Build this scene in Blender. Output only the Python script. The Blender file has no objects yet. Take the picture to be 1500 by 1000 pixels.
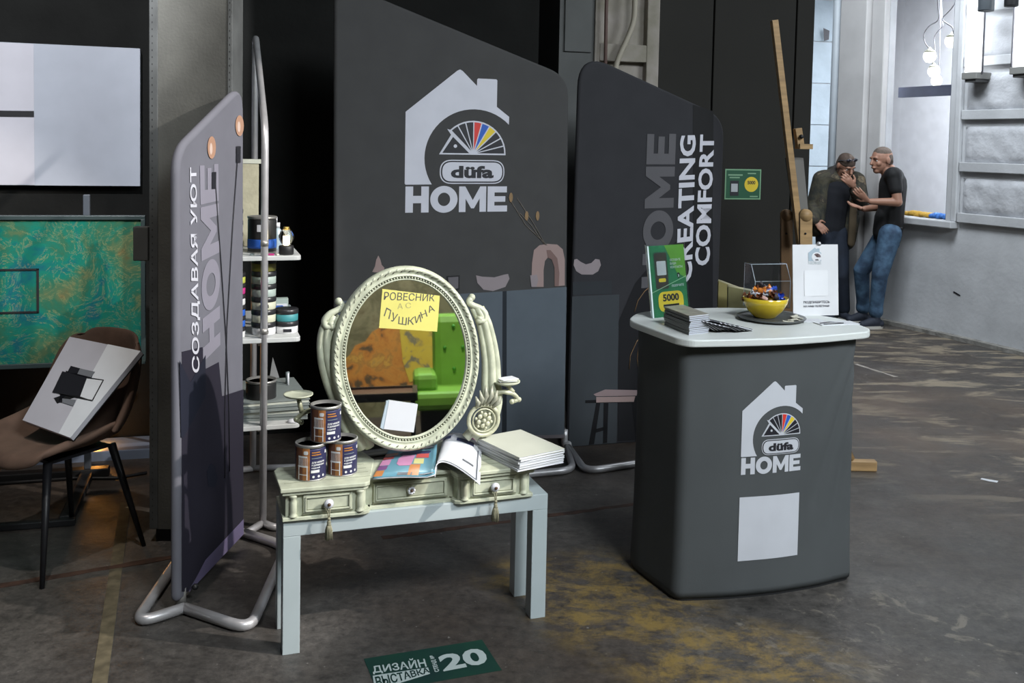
import bpy, bmesh, math, random
from math import sin, cos, pi, atan2, hypot, radians
from mathutils import Vector, Matrix, noise
random.seed(7)
SC = bpy.context.scene
COL = SC.collection

# ---------------------------------------------------------------- camera
F, PITCH, ROLL, HC, PPY = 1443.7, .0554, .0199, 1.6917, 288.6
fw = Vector((0, cos(PITCH), -sin(PITCH))); up0 = Vector((0, sin(PITCH), cos(PITCH))); rt0 = Vector((1, 0, 0))
RT = cos(ROLL)*rt0 + sin(ROLL)*up0
UP = -sin(ROLL)*rt0 + cos(ROLL)*up0
cd = bpy.data.cameras.new('camera'); cam = bpy.data.objects.new('camera', cd); COL.objects.link(cam)
cd.sensor_width = 36; cd.lens = F*36/1500
cd.shift_y = -(500-PPY)/1500
cd.clip_start = .05; cd.clip_end = 100
M = Matrix((RT, UP, -fw)).transposed().to_4x4(); M.translation = (0, 0, HC)
cam.matrix_world = M
SC.camera = cam
# ---------------------------------------------------------------- world, lights, exposure
SC.view_settings.view_transform = 'Standard'; SC.view_settings.look = 'None'
SC.view_settings.gamma = 1; SC.view_settings.exposure = 0; SC.view_settings.use_curve_mapping = False
w = bpy.data.worlds.new('world'); SC.world = w; w.use_nodes = True
bg = w.node_tree.nodes['Background']; bg.inputs[0].default_value = (.75, .88, 1, 1); bg.inputs[1].default_value = .035

def area(name, loc, target, size, power, color, sy=None, spread=180):
    l = bpy.data.lights.new(name, 'AREA'); l.energy = power; l.color = color; l.size = size
    l.shape = 'RECTANGLE'; l.size_y = sy or size; l.spread = radians(spread)
    o = bpy.data.objects.new(name, l); COL.objects.link(o); o.location = loc
    o.rotation_euler = (Vector(target)-Vector(loc)).to_track_quat('-Z', 'Y').to_euler(); return o
def spot(name, loc, target, power, color, ang, blend=.5, r=.08):
    l = bpy.data.lights.new(name, 'SPOT'); l.energy = power; l.color = color; l.spot_size = radians(ang)
    l.spot_blend = blend; l.shadow_soft_size = r
    o = bpy.data.objects.new(name, l); COL.objects.link(o); o.location = loc
    o.rotation_euler = (Vector(target)-Vector(loc)).to_track_quat('-Z', 'Y').to_euler(); return o
area('hall_lamp_front', (2.4, -.5, 4.7), (.4, 3.8, .1), 1.6, 88, (.88, .95, 1), 1.0, 95)
spot('track_spot', (4.3, 2.2, 4.2), (-.62, 3.25, 1.62), 1650, (1, .93, .86), 27.5, .16, .05)
spot('panel_spot', (-1.5, 1.6, 4.4), (-2.3, 5.1, 1.9), 880, (.93, .95, 1), 36, .5, .05)
spot('ceiling_spot', (-1.3, 2.4, 4.6), (-1.9, 4.1, .6), 240, (1, .93, .86), 40, .6, .05)
area('side_daylight', (5.6, 1.6, 4.2), (1.8, 5.0, .2), 2.2, 230, (.86, .94, 1), 1.6)
area('far_hall_lamp', (2.4, 7.2, 4.6), (3.7, 9.9, .6), 1.8, 185, (.87, .94, 1), 1.2)
area('lamp_behind', (1.2, 1.2, 3.6), (2.4, -2.4, 1.0), .8, 140, (1, .97, .92))

# ---------------------------------------------------------------- pixel measurements -> points on real planes
def ray(x, y): return fw + RT*((x-750)/F) - UP*((y-PPY)/F)
O = Vector((0, 0, HC))
def G(x, y, z=0.):
    d = ray(x, y); return O + d*((z-HC)/d.z)
def GY(x, y, Y):
    d = ray(x, y); return O + d*(Y/d.y)
class Fr:
    """vertical working plane: origin p, heading a; local x along it, local -y faces the viewer's side, z up"""
    def __init__(s, x, y, a, z=0.): s.p = Vector((x, y, z)); s.a = a; s.e = Vector((cos(a), sin(a), 0)); s.n = Vector((sin(a), -cos(a), 0))
    def uv(s, px, py, off=0.):
        d = ray(px, py); q = s.p + s.n*off
        P = O + d*(((q-O) @ s.n)/(d @ s.n)); return ((P-s.p) @ s.e, P.z-s.p.z)
    def loc(s, P): d = Vector(P)-s.p; return Vector((d @ s.e, -(d @ s.n), d.z))
    def world(s, u, v, z=0.): return s.p + s.e*u - s.n*v + Vector((0, 0, z))

# ---------------------------------------------------------------- materials
MC = {}
def mat(name, c, rough=.5, metal=0., nz=0., ns=8., bump=0., bs=60., c2=None, spec=.5, trans=0., em=0., coat=0., alpha=1., ior=1.45, stretch=None):
    if name in MC: return MC[name]
    m = bpy.data.materials.new(name); m.use_nodes = True; nt = m.node_tree; b = nt.nodes['Principled BSDF']
    b.inputs['Base Color'].default_value = (*c, 1); b.inputs['Roughness'].default_value = rough
    b.inputs['Metallic'].default_value = metal; b.inputs['Specular IOR Level'].default_value = spec
    b.inputs['Transmission Weight'].default_value = trans; b.inputs['Alpha'].default_value = alpha; b.inputs['IOR'].default_value = ior
    b.inputs['Coat Weight'].default_value = coat
    if em: b.inputs['Emission Color'].default_value = (*c, 1); b.inputs['Emission Strength'].default_value = em
    tc = nt.nodes.new('ShaderNodeTexCoord'); co = tc.outputs['Object']
    if stretch:
        mp = nt.nodes.new('ShaderNodeMapping'); mp.inputs['Scale'].default_value = stretch; nt.links.new(co, mp.inputs[0]); co = mp.outputs[0]
    n = nt.nodes.new('ShaderNodeTexNoise'); n.inputs['Scale'].default_value = ns; n.inputs['Detail'].default_value = 6
    nt.links.new(co, n.inputs['Vector'])
    r = nt.nodes.new('ShaderNodeValToRGB'); r.color_ramp.elements[0].position = .35; r.color_ramp.elements[1].position = .65
    k = max(nz, .04); c2 = c2 or tuple(max(0, v*(1-k)) for v in c); c1 = tuple(min(1, v*(1+k*.5)) for v in c)
    r.color_ramp.elements[0].color = (*c2, 1); r.color_ramp.elements[1].color = (*c1, 1)
    nt.links.new(n.outputs['Fac'], r.inputs[0]); nt.links.new(r.outputs[0], b.inputs['Base Color'])
    if bump:
        n2 = nt.nodes.new('ShaderNodeTexNoise'); n2.inputs['Scale'].default_value = bs; n2.inputs['Detail'].default_value = 5
        bp = nt.nodes.new('ShaderNodeBump'); bp.inputs['Strength'].default_value = bump; bp.inputs['Distance'].default_value = .01
        nt.links.new(co, n2.inputs['Vector']); nt.links.new(n2.outputs['Fac'], bp.inputs['Height']); nt.links.new(bp.outputs[0], b.inputs['Normal'])
    MC[name] = m; return m

def concrete_floor():
    m = bpy.data.materials.new('worn_concrete'); m.use_nodes = True; nt = m.node_tree; N = nt.nodes; L = nt.links
    b = N['Principled BSDF']; tc = N.new('ShaderNodeTexCoord')
    def noi(s, d=8, ro=.6, st=(1, 1, 1), rot=0, dist=0.):
        mp = N.new('ShaderNodeMapping'); mp.inputs['Scale'].default_value = st; mp.inputs['Rotation'].default_value = (0, 0, rot)
        n = N.new('ShaderNodeTexNoise'); n.inputs['Scale'].default_value = s; n.inputs['Detail'].default_value = d
        n.inputs['Roughness'].default_value = ro; n.inputs['Distortion'].default_value = dist
        L.new(tc.outputs['Object'], mp.inputs[0]); L.new(mp.outputs[0], n.inputs['Vector']); return n.outputs['Fac']
    def ramp(f, a, bb, ca=(0, 0, 0, 1), cb=(1, 1, 1, 1)):
        r = N.new('ShaderNodeValToRGB'); r.color_ramp.elements[0].position = a; r.color_ramp.elements[1].position = bb
        r.color_ramp.elements[0].color = ca; r.color_ramp.elements[1].color = cb; L.new(f, r.inputs[0]); return r.outputs[0]
    def mix(f, a, c, mode='MIX'):
        x = N.new('ShaderNodeMix'); x.data_type = 'RGBA'; x.blend_type = mode
        if hasattr(f, 'is_linked'): L.new(f, x.inputs[0])
        else: x.inputs[0].default_value = f
        for s, v in ((6, a), (7, c)):
            if isinstance(v, tuple): x.inputs[s].default_value = v
            else: L.new(v, x.inputs[s])
        return x.outputs[2]
    def math_(op, a, c):
        x = N.new('ShaderNodeMath'); x.operation = op; x.use_clamp = True
        for s, v in ((0, a), (1, c)):
            if isinstance(v, (int, float)): x.inputs[s].default_value = v
            else: L.new(v, x.inputs[s])
        return x.outputs[0]
    def blob(cx, cy, rx, ry, soft=.5, rot=0.):   # 1 inside an elliptical worn area at a place on the floor
        mp = N.new('ShaderNodeMapping'); mp.vector_type = 'TEXTURE'; mp.inputs['Location'].default_value = (cx, cy, 0)
        mp.inputs['Scale'].default_value = (rx, ry, 100); mp.inputs['Rotation'].default_value = (0, 0, rot)
        g = N.new('ShaderNodeTexGradient'); g.gradient_type = 'SPHERICAL'
        L.new(tc.outputs['Object'], mp.inputs[0]); L.new(mp.outputs[0], g.inputs[0])
        return ramp(g.outputs['Fac'], 0., soft)
    base = ramp(noi(1.7, 12, .68), .32, .68, (.026, .024, .022, 1), (.090, .083, .077, 1))
    base = mix(ramp(noi(.5, 4), .45, .62), base, (.05, .038, .030, 1))
    fine = ramp(noi(24, 14, .82), .34, .68, (.42, .42, .42, 1), (1.75, 1.72, 1.68, 1))
    base = mix(1., base, fine, 'MULTIPLY')
    # streaky beige dust marks where the floor paint has gone, along the right-hand passage
    st = ramp(noi(1.9, 10, .68, (1, 3.2, 1), -.35, .7), .52, .60)
    st = math_('MULTIPLY', st, blob(3.2, 7.2, 2.2, 3.2, .4))
    base = mix(math_('MULTIPLY', st, .85), base, (.27, .22, .155, 1))
    br = math_('MULTIPLY', ramp(noi(1.1, 8, .6), .45, .6), blob(2.6, 6.0, 1.6, 1.2, .5))
    base = mix(math_('MULTIPLY', br, .7), base, (.11, .078, .055, 1))
    # yellow paint remnants round the foot of the counter
    yl = math_('MULTIPLY', ramp(noi(4.5, 14, .78, (1, 1.6, 1), .5, .3), .44, .58), ramp(noi(30, 10, .8, (1, .35, 1), -.6), .30, .50))
    ym = math_('MAXIMUM', blob(.42, 3.6, .42, .50, .45), blob(.75, 3.15, .5, .35, .5))
    ym = math_('MAXIMUM', ym, blob(.15, 3.75, .3, .25, .5))
    base = mix(math_('MULTIPLY', math_('MULTIPLY', yl, ym), .8), base, (.24, .16, .045, 1))
    gb = math_('MULTIPLY', ramp(noi(7, 10, .7, (1, 1, 1), 0, .6), .55, .62), blob(1.25, 3.4, .9, .5, .5))
    base = mix(math_('MULTIPLY', gb, .6), base, (.20, .175, .14, 1))
    sp = ramp(noi(45, 2, .5), .72, .76)
    base = mix(math_('MULTIPLY', sp, .5), base, (.3, .28, .26, 1))
    L.new(base, b.inputs['Base Color'])
    L.new(ramp(noi(3, 8), .3, .7, (.38, .38, .38, 1), (.62, .62, .62, 1)), b.inputs['Roughness'])
    bp = N.new('ShaderNodeBump'); bp.inputs['Strength'].default_value = .35; bp.inputs['Distance'].default_value = .01
    L.new(noi(14, 10, .7), bp.inputs['Height']); L.new(bp.outputs[0], b.inputs['Normal'])
    return m

def patchy(name, cols, scale, rough=.6):
    m = bpy.data.materials.new(name); m.use_nodes = True; nt = m.node_tree; N = nt.nodes; L = nt.links
    b = N['Principled BSDF']; tc = N.new('ShaderNodeTexCoord'); n = N.new('ShaderNodeTexNoise')
    n.inputs['Scale'].default_value = scale; n.inputs['Detail'].default_value = 10; n.inputs['Roughness'].default_value = .62; n.inputs['Distortion'].default_value = .5
    L.new(tc.outputs['Object'], n.inputs['Vector']); r = N.new('ShaderNodeValToRGB'); L.new(n.outputs['Fac'], r.inputs[0])
    e = r.color_ramp.elements; e[0].position = cols[0][0]; e[0].color = (*cols[0][1], 1); e[1].position = cols[-1][0]; e[1].color = (*cols[-1][1], 1)
    for p, c in cols[1:-1]: x = e.new(p); x.color = (*c, 1)
    L.new(r.outputs[0], b.inputs['Base Color']); b.inputs['Roughness'].default_value = rough; return m

WHITE = mat('white_lacquer', (.41, .465, .475), .42)
CREAM = mat('cream_paint', (.50, .52, .395), .45, nz=.22, ns=18)
GOLDW = mat('gilded_wash', (.42, .42, .28), .35, metal=.25, nz=.3, ns=40)
DARKW = mat('dark_patina', (.16, .17, .11), .6)
ALU = mat('satin_aluminium', (.56, .55, .56), .38, metal=.55, nz=.08, ns=20)
ALUD = mat('dull_aluminium', (.36, .35, .33), .42, metal=.7, nz=.08)
BLACK = mat('black_plastic', (.012, .012, .013), .5)
BLACKG = mat('black_gloss', (.02, .02, .025), .25)
MIRROR = mat('mirror_glass', (.86, .88, .86), .02, metal=1.)
PAPER = mat('white_paper', (.62, .63, .66), .55)
PAPERC = mat('cream_paper', (.52, .53, .45), .55)
INK = mat('black_ink', (.015, .015, .02), .5)
PRINTW = mat('white_print', (.56, .56, .62), .6)
FAB_B = mat('grey_stretch_fabric', (.062, .061, .061), .8, nz=.06, bump=.06, bs=500, spec=.12)
FAB_C = mat('charcoal_stretch_fabric', (.036, .036, .040), .8, nz=.06, bump=.06, bs=500, spec=.12)
FAB_A = mat('lilac_grey_stretch_fabric', (.15, .15, .175), .75, nz=.05, bump=.05, bs=500, spec=.12)
FAB_K = mat('counter_cover_fabric', (.075, .080, .082), .78, nz=.08, ns=3, bump=.08, bs=500, spec=.12)
FAB_EDGE = mat('banner_edge_fabric', (.26, .25, .25), .7)

# ---------------------------------------------------------------- mesh helpers
def obj(name, me, m=None, parent=None, loc=None, rot=None):
    o = bpy.data.objects.new(name, me); COL.objects.link(o)
    if m:
        me.materials.clear(); me.materials.append(m)
    if parent: o.parent = parent
    if loc is not None: o.location = loc
    if rot is not None: o.rotation_euler = rot
    return o
def tag(o, label=None, cat=None, group=None, kind=None):
    if label: o['label'] = label
    if cat: o['category'] = cat
    if group: o['group'] = group
    if kind: o['kind'] = kind
    return o
def empty(name, loc=(0, 0, 0), rz=0., label=None, cat=None, group=None, kind=None, rot=None):
    o = bpy.data.objects.new(name, None); COL.objects.link(o); o.location = loc; o.rotation_euler = rot or (0, 0, rz); o.empty_display_size = .05
    return tag(o, label, cat, group, kind)
def smooth(me, on=True):
    for p in me.polygons: p.use_smooth = on
def pyd(name, v, f, sm=False):
    me = bpy.data.meshes.new(name); me.from_pydata([tuple(a) for a in v], [], f); me.validate(); me.update()
    bm = bmesh.new(); bm.from_mesh(me); bmesh.ops.recalc_face_normals(bm, faces=bm.faces); bm.to_mesh(me); bm.free()
    smooth(me, sm); return me
class MB:
    """collects shapes that make up ONE part"""
    def __init__(s): s.v = []; s.f = []; s.sm = []
    def add(s, v, f, M=None, sm=False):
        n = len(s.v); s.v += [(M @ Vector(a) if M else Vector(a)) for a in v]; s.f += [tuple(i+n for i in q) for q in f]; s.sm += [sm]*len(f); return s
    def box(s, lo, hi, M=None, bev=0.):
        bm = bmesh.new(); bmesh.ops.create_cube(bm, size=1)
        for v in bm.verts: v.co = Vector([(lo[i]+hi[i])/2+v.co[i]*(hi[i]-lo[i]) for i in range(3)])
        if bev: bmesh.ops.bevel(bm, geom=list(bm.edges), offset=bev, segments=2, affect='EDGES', profile=.5)
        s.bm(bm, M, False); return s
    def bm(s, bm, M=None, sm=False):
        bm.verts.ensure_lookup_table(); bm.verts.index_update()
        s.add([v.co.copy() for v in bm.verts], [[v.index for v in f.verts] for f in bm.faces], M, sm); bm.free()
    def tube(s, pts, r, seg=10, closed=False, cap=True, M=None, radii=None, flat=None):
        pts = [Vector(p) for p in pts]; n = len(pts); v = []; f = []
        t0 = None; nrm = None
        for i, p in enumerate(pts):
            a = pts[(i-1) % n] if (closed or i > 0) else p; b = pts[(i+1) % n] if (closed or i < n-1) else p
            t = (b-a); t = t.normalized() if t.length > 1e-9 else Vector((0, 0, 1))
            if nrm is None:
                nrm = t.cross(Vector((0, 0, 1))) if abs(t.z) < .95 else t.cross(Vector((1, 0, 0)))
                nrm.normalize()
            else:
                nrm = (nrm - t*nrm.dot(t))
                nrm = nrm.normalized() if nrm.length > 1e-6 else t.orthogonal().normalized()
            bn = t.cross(nrm); rr = radii[i] if radii else r
            for k in range(seg):
                q = 2*pi*k/seg; v.append(p+nrm*(cos(q)*rr)+bn*(sin(q)*rr*(flat or 1)))
        m = n if closed else n-1
        for i in range(m):
            for k in range(seg):
                a = i*seg+k; b = i*seg+(k+1) % seg; c = ((i+1) % n)*seg+(k+1) % seg; d = ((i+1) % n)*seg+k; f.append((a, b, c, d))
        if cap and not closed: f.append(tuple(range(seg-1, -1, -1))); f.append(tuple((n-1)*seg+k for k in range(seg)))
        return s.add(v, f, M, True)
    def lathe(s, prof, seg=24, M=None):
        v = []; f = []
        for r, z in prof:
            for k in range(seg): v.append((r*cos(2*pi*k/seg), r*sin(2*pi*k/seg), z))
        for i in range(len(prof)-1):
            for k in range(seg):
                a = i*seg+k; b = i*seg+(k+1) % seg; f.append((a, b, b+seg, a+seg))
        f.append(tuple(range(seg-1, -1, -1))); f.append(tuple((len(prof)-1)*seg+k for k in range(seg)))
        return s.add(v, f, M, True)
    def ball(s, c, r, seg=10, M=None):
        bm = bmesh.new(); bmesh.ops.create_uvsphere(bm, u_segments=seg, v_segments=max(5, seg*2//3), radius=1)
        rr = r if hasattr(r, '__len__') else (r, r, r)
        for v in bm.verts: v.co = Vector((v.co.x*rr[0]+c[0], v.co.y*rr[1]+c[1], v.co.z*rr[2]+c[2]))
        s.bm(bm, M, True); return s
    def prism(s, pts, y0, y1, M=None):           # outline in local x,z; from y0 to y1
        n = len(pts); v = [(x, y0, z) for x, z in pts]+[(x, y1, z) for x, z in pts]
        f = [tuple(range(n)), tuple(range(2*n-1, n-1, -1))]+[(i, i+n, (i+1) % n+n, (i+1) % n) for i in range(n)]
        return s.add(v, f, M)
    def slab(s, pts, z0, z1, M=None):            # outline in local x,y
        n = len(pts); v = [(x, y, z0) for x, y in pts]+[(x, y, z1) for x, y in pts]
        f = [tuple(range(n)), tuple(range(2*n-1, n-1, -1))]+[(i, i+n, (i+1) % n+n, (i+1) % n) for i in range(n)]
        return s.add(v, f, M)
    def mesh(s, name='part'):
        me = bpy.data.meshes.new(name); me.from_pydata([tuple(a) for a in s.v], [], s.f)
        for p, q in zip(me.polygons, s.sm): p.use_smooth = q
        bm = bmesh.new(); bm.from_mesh(me); bmesh.ops.recalc_face_normals(bm, faces=bm.faces); bm.to_mesh(me); bm.free(); return me
    def build(s, name, m, parent=None, loc=None, rot=None, bev=0.):
        o = obj(name, s.mesh(name), m, parent, loc, rot)
        if bev:
            b = o.modifiers.new('bevel', 'BEVEL'); b.width = bev; b.segments = 2; b.limit_method = 'ANGLE'
        return o
def T(x=0, y=0, z=0, rx=0, ry=0, rz=0, s=1.): return Matrix.Translation((x, y, z)) @ Matrix.Rotation(rz, 4, 'Z') @ Matrix.Rotation(ry, 4, 'Y') @ Matrix.Rotation(rx, 4, 'X') @ Matrix.Scale(s, 4)
def fillet(pts, r, n=6, closed=False):
    pts = [Vector(p) for p in pts]; out = []; N = len(pts)
    for i, p in enumerate(pts):
        if not closed and i in (0, N-1): out.append(p); continue
        a = pts[(i-1) % N]; b = pts[(i+1) % N]; rr = r[i] if hasattr(r, '__len__') else r
        da = (a-p); db = (b-p); l = min(rr, da.length*.49, db.length*.49)
        if l < 1e-5: out.append(p); continue
        A = p+da.normalized()*l; B = p+db.normalized()*l
        for k in range(n+1):
            t = k/n; out.append(A*(1-t)**2+p*2*t*(1-t)+B*t*t)
    return out
def copy_tree(o, parent=None):
    c = o.copy(); COL.objects.link(c)
    if parent: c.parent = parent
    for ch in [x for x in KIDS.get(o.name, [])]: copy_tree(ch, c)
    return c
KIDS = {}
def kids_refresh():
    KIDS.clear()
    for x in bpy.data.objects:
        if x.parent: KIDS.setdefault(x.parent.name, []).append(x)

# flat print on surfaces: 2D outlines mapped through a function (u, z, height above surface) -> local point
def flat(u, z, h): return (u, -h, z)
def decal(name, outline, m, parent, h=.001, fn=flat, th=.0006, cut=None, holes=None):
    bm = bmesh.new(); vs = [bm.verts.new((u, 0, z)) for u, z in outline]
    edges = [bm.edges.new((vs[i], vs[(i+1) % len(vs)])) for i in range(len(vs))]
    for hs in (holes or []):
        hv = [bm.verts.new((u, 0, z)) for u, z in hs]; edges += [bm.edges.new((hv[i], hv[(i+1) % len(hv)])) for i in range(len(hv))]
    if holes: bmesh.ops.triangle_fill(bm, edges=edges, use_beauty=True)
    else:
        bm.faces.new(vs).normal_update(); bmesh.ops.triangulate(bm, faces=bm.faces)
    if cut:
        xs = [p[0] for p in outline]; u = min(xs)+cut
        while u < max(xs):
            bmesh.ops.bisect_plane(bm, geom=list(bm.verts)+list(bm.edges)+list(bm.faces), plane_co=(u, 0, 0), plane_no=(1, 0, 0)); u += cut
    return _fin(name, bm, m, parent, h, fn, th)
def _fin(name, bm, m, parent, h, fn, th):
    r = bmesh.ops.extrude_face_region(bm, geom=list(bm.faces)); top = {e for e in r['geom'] if isinstance(e, bmesh.types.BMVert)}
    for v in bm.verts: v.co = Vector(fn(v.co.x, v.co.z, h+(th if v in top else 0)))
    bmesh.ops.recalc_face_normals(bm, faces=bm.faces)
    me = bpy.data.meshes.new(name); bm.to_mesh(me); bm.free(); return obj(name, me, m, parent)
TXT = {}
def text_bm(s, bold=0., res=3):
    key = (s, bold, res)
    if key not in TXT:
        c = bpy.data.curves.new('t', 'FONT'); c.body = s; c.size = 1; c.offset = bold; c.resolution_u = res; c.fill_mode = 'BOTH'
        o = bpy.data.objects.new('t', c); COL.objects.link(o); bpy.context.view_layer.update()
        me = bpy.data.meshes.new_from_object(o.evaluated_get(bpy.context.evaluated_depsgraph_get()))
        vs = [v.co.copy() for v in me.vertices]; fs = [tuple(p.vertices) for p in me.polygons]
        bpy.data.objects.remove(o); bpy.data.curves.remove(c); bpy.data.meshes.remove(me); TXT[key] = (vs, fs)
    return TXT[key]
def text(name, s, quad, m, parent, h=.0015, fn=flat, bold=.02, th=.0005, label=None):
    """lettering fitted into quad = 4 corners (u,z): bottom-left, bottom-right, top-right, top-left"""
    vs, fs = text_bm(s, bold); x0 = min(v.x for v in vs); x1 = max(v.x for v in vs); y0 = min(v.y for v in vs); y1 = max(v.y for v in vs)
    bm = bmesh.new(); q = [Vector(p) for p in quad]; bv = []
    for v in vs:
        a = (v.x-x0)/(x1-x0); b = (v.y-y0)/(y1-y0); p = (q[0]*(1-a)+q[1]*a)*(1-b)+(q[3]*(1-a)+q[2]*a)*b; bv.append(bm.verts.new((p.x, 0, p.y)))
    for f in fs:
        try: bm.faces.new([bv[i] for i in f])
        except ValueError: pass
    bmesh.ops.remove_doubles(bm, verts=bm.verts, dist=1e-6)
    o = _fin(name, bm, m, parent, h, fn, th)
    if label: o['label'] = label
    return o
HEAVY = {'H': ([(0, 0), (.3, 0), (.3, .36), (.62, .36), (.62, 0), (.92, 0), (.92, 1), (.62, 1), (.62, .64), (.3, .64), (.3, 1), (0, 1)], .92),
         'M': ([(0, 0), (.27, 0), (.27, .52), (.50, .14), (.62, .14), (.85, .53), (.85, 0), (1.12, 0), (1.12, 1), (.87, 1), (.565, .46), (.25, 1), (0, 1)], 1.12),
         'E': ([(0, 0), (.83, 0), (.83, .24), (.29, .24), (.29, .39), (.75, .39), (.75, .61), (.29, .61), (.29, .76), (.81, .76), (.81, 1), (0, 1)], .83), 'O': (None, 1.10)}
def heavy_word(parent, quad, m, h=.0015, fn=None, cut=None, word='HOME', label=None):
    fn = fn or flat; q = [Vector(p) for p in quad]; tot = sum(HEAVY[c][1] for c in word)+.06*(len(word)-1); x = 0
    def mp_(a, b): p = (q[0]*(1-a)+q[1]*a)*(1-b)+(q[3]*(1-a)+q[2]*a)*b; return (p.x, p.y)
    for c in word:
        pts, w_ = HEAVY[c]
        if pts: o = decal('lettering', [mp_((x+a)/tot, b) for a, b in pts], m, parent, h, fn, cut=cut)
        else:
            ou = [mp_((x+.55+.55*cos(2*pi*k/40))/tot, .5+.52*sin(2*pi*k/40)) for k in range(40)]; inn = [mp_((x+.55+.25*cos(2*pi*k/28))/tot, .5+.26*sin(2*pi*k/28)) for k in range(28)]
            o = decal('lettering', ou, m, parent, h, fn, cut=cut, holes=[inn])
        x += w_+.06
def rect(u0, z0, u1, z1): return [(u0, z0), (u1, z0), (u1, z1), (u0, z1)]
def rrect(u0, z0, u1, z1, r, n=5): return [(p.x, p.y) for p in fillet([(u0, z0, 0), (u1, z0, 0), (u1, z1, 0), (u0, z1, 0)], r, n, True)]
def circ(cx, cz, rx, rz=None, n=28, a0=0, a1=2*pi): return [(cx+rx*cos(a0+(a1-a0)*k/n), cz+(rz or rx)*sin(a0+(a1-a0)*k/n)) for k in range(n)]
RED = mat('print_red', (.62, .04, .03), .5); BLUE = mat('print_blue', (.02, .10, .45), .5); YEL = mat('print_yellow', (.70, .52, .03), .5)
def home_logo(parent, u0, z0, W, H, fn=flat, cut=None, white=None, base=.001):
    """house, hedgehog fan, lozenge and HOME; artwork grid 476 x 655"""
    white = white or PRINTW
    def P(x, y): return (u0+(x-346)/476*W, z0+(977-y)/655*H)
    cx, cy, R = 660, 728, 228
    arc = [(cx+R*cos(a), cy-R*sin(a)) for a in [radians(45+(212-45)*k/26) for k in range(27)]]
    house = [(346, 522), (575, 326), (587, 320), (599, 326), (667, 392), (667, 362), (672, 357), (757, 357), (762, 362), (762, 485), (822, 530)]+arc+[(350, 850), (346, 845)]
    decal('logo_house', [P(*p) for p in house], white, parent, base, fn, cut=cut)
    c = (655, 706)
    fan = [(c[0]+153*cos(radians(a)), c[1]-153*sin(radians(a))) for a in range(0, 136, 9)]
    sil = [(498, 711), (503, 702), (551, 620), (533, 594)]+fan[::-1]+[(808, 711)]
    decal('logo_fan_ground', [P(*p) for p in sil], white, parent, base, fn, cut=cut)
    for i in range(9):
        a0, a1 = 15*i+1.1, 15*i+13.9; mm = {3: YEL, 4: BLUE, 5: RED}.get(i, INK)
        seg = [(c[0]+18*cos(radians((a0+a1)/2)), c[1]-18*sin(radians((a0+a1)/2)))]+[(c[0]+146*cos(radians(a)), c[1]-146*sin(radians(a))) for a in (a0, (a0+a1)/2, a1)]
        decal('logo_fan_blade', [P(*p) for p in seg], mm, parent, base+.0008, fn)
    decal('logo_fan_blade', [P(*p) for p in [(512, 704), (560, 630), (636, 704)]], INK, parent, base+.0008, fn)
    decal('logo_dot', [P(*p) for p in circ(571, 672, 8, n=12)], white, parent, base+.0016, fn)
    for k, (g, mm) in enumerate([(0, white), (5, INK), (11, white)]):
        decal('logo_lozenge', [P(*p) for p in rrect(502+g, 735+g, 804-g, 846-g, 55-g, 8)], mm, parent, base+.0008*k, fn, cut=cut)
    text('logo_word', 'düfa', [P(552, 820), P(752, 820), P(752, 762), P(552, 762)], INK, parent, base+.0024, fn, bold=.045)
    heavy_word(parent, [P(350, 977), P(820, 977), P(820, 858), P(350, 858)], white, base, fn, cut)
def leaf_card(name, w, hgt, th, m, parent=None, **k): return MB().box((-w/2, -th/2, 0), (w/2, th/2, hgt)).build(name, m, parent, **k)

# ================================================================ SETTING
FLOORM = concrete_floor()
tag(MB().box((-5.5, -5.5, -.12), (8.5, 13.5, 0)).build('floor', FLOORM), kind='structure')
WBLK = mat('black_wall_paint', (.009, .0092, .0085), .75, nz=.25, ns=3, bump=.2, bs=30, spec=.12)
WDRK = mat('charcoal_wall_paint', (.028, .027, .0245), .8, nz=.08, ns=1.2, bump=.05, bs=60, spec=.12)
WB = Fr(-2.2, 5.32, .27)
tag(MB().box((-3.2, 0, 0), (2.43, .12, 4.6)).build('wall_back', WBLK, loc=WB.p, rot=(0, 0, WB.a)), kind='structure')
# brown-black gap and far dark wall behind the tall banner
WF = Fr(1.57, 6.6, .27)
uA = WF.uv(862, 60)[0]; uB = WF.uv(955, 60)[0]; uC = WF.uv(1187.5, 120)[0]; uG = WF.uv(812, 60)[0]
wf = tag(MB().box((uB-.1, .0, 0), (uC, .12, 4.6)).build('wall_far', WDRK, loc=WF.p, rot=(0, 0, WF.a)), kind='structure')
s0 = uB-.1
for a, b in ((uB-.1, WF.uv(1041, 100)[0]), (WF.uv(1041, 100)[0], WF.uv(1161, 100)[0]), (WF.uv(1161, 100)[0], uC)):
    MB().box((a+.006, -.03, .02), (b-.006, 0, 4.58), bev=.004).build('panel', WDRK, wf)
tag(MB().box((-1.1, 0, 0), (.9, .1, 4.6)).build('wall_recess', mat('brown_black_paint', (.03, .024, .018), .8, nz=.3, ns=5, spec=.12), loc=WF.world(uG-.3, .7), rot=(0, 0, WF.a)), kind='structure')
GREYP = mat('grey_column_paint', (.085, .088, .086), .7, nz=.15, ns=4)
pc = tag(MB().box((uG, -.10, 0), (uA, .6, 4.6)).build('trim_1', GREYP, loc=WF.p, rot=(0, 0, WF.a)), kind='structure')
MB().box((uG+.03, -.115, 2.26), (uA-.02, -.10, 4.5), bev=.004).build('panel', GREYP, pc)
COLM = mat('aged_cream_plaster', (.30, .27, .245), .8, nz=.22, ns=5, bump=.3, bs=14, c2=(.20, .185, .14))
m = MB().box((uA, -.06, 0), (uB, .4, 4.6))
zb = WF.uv(900, 62, .2)[1]; z2 = WF.uv(900, 88, .2)[1]
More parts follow.
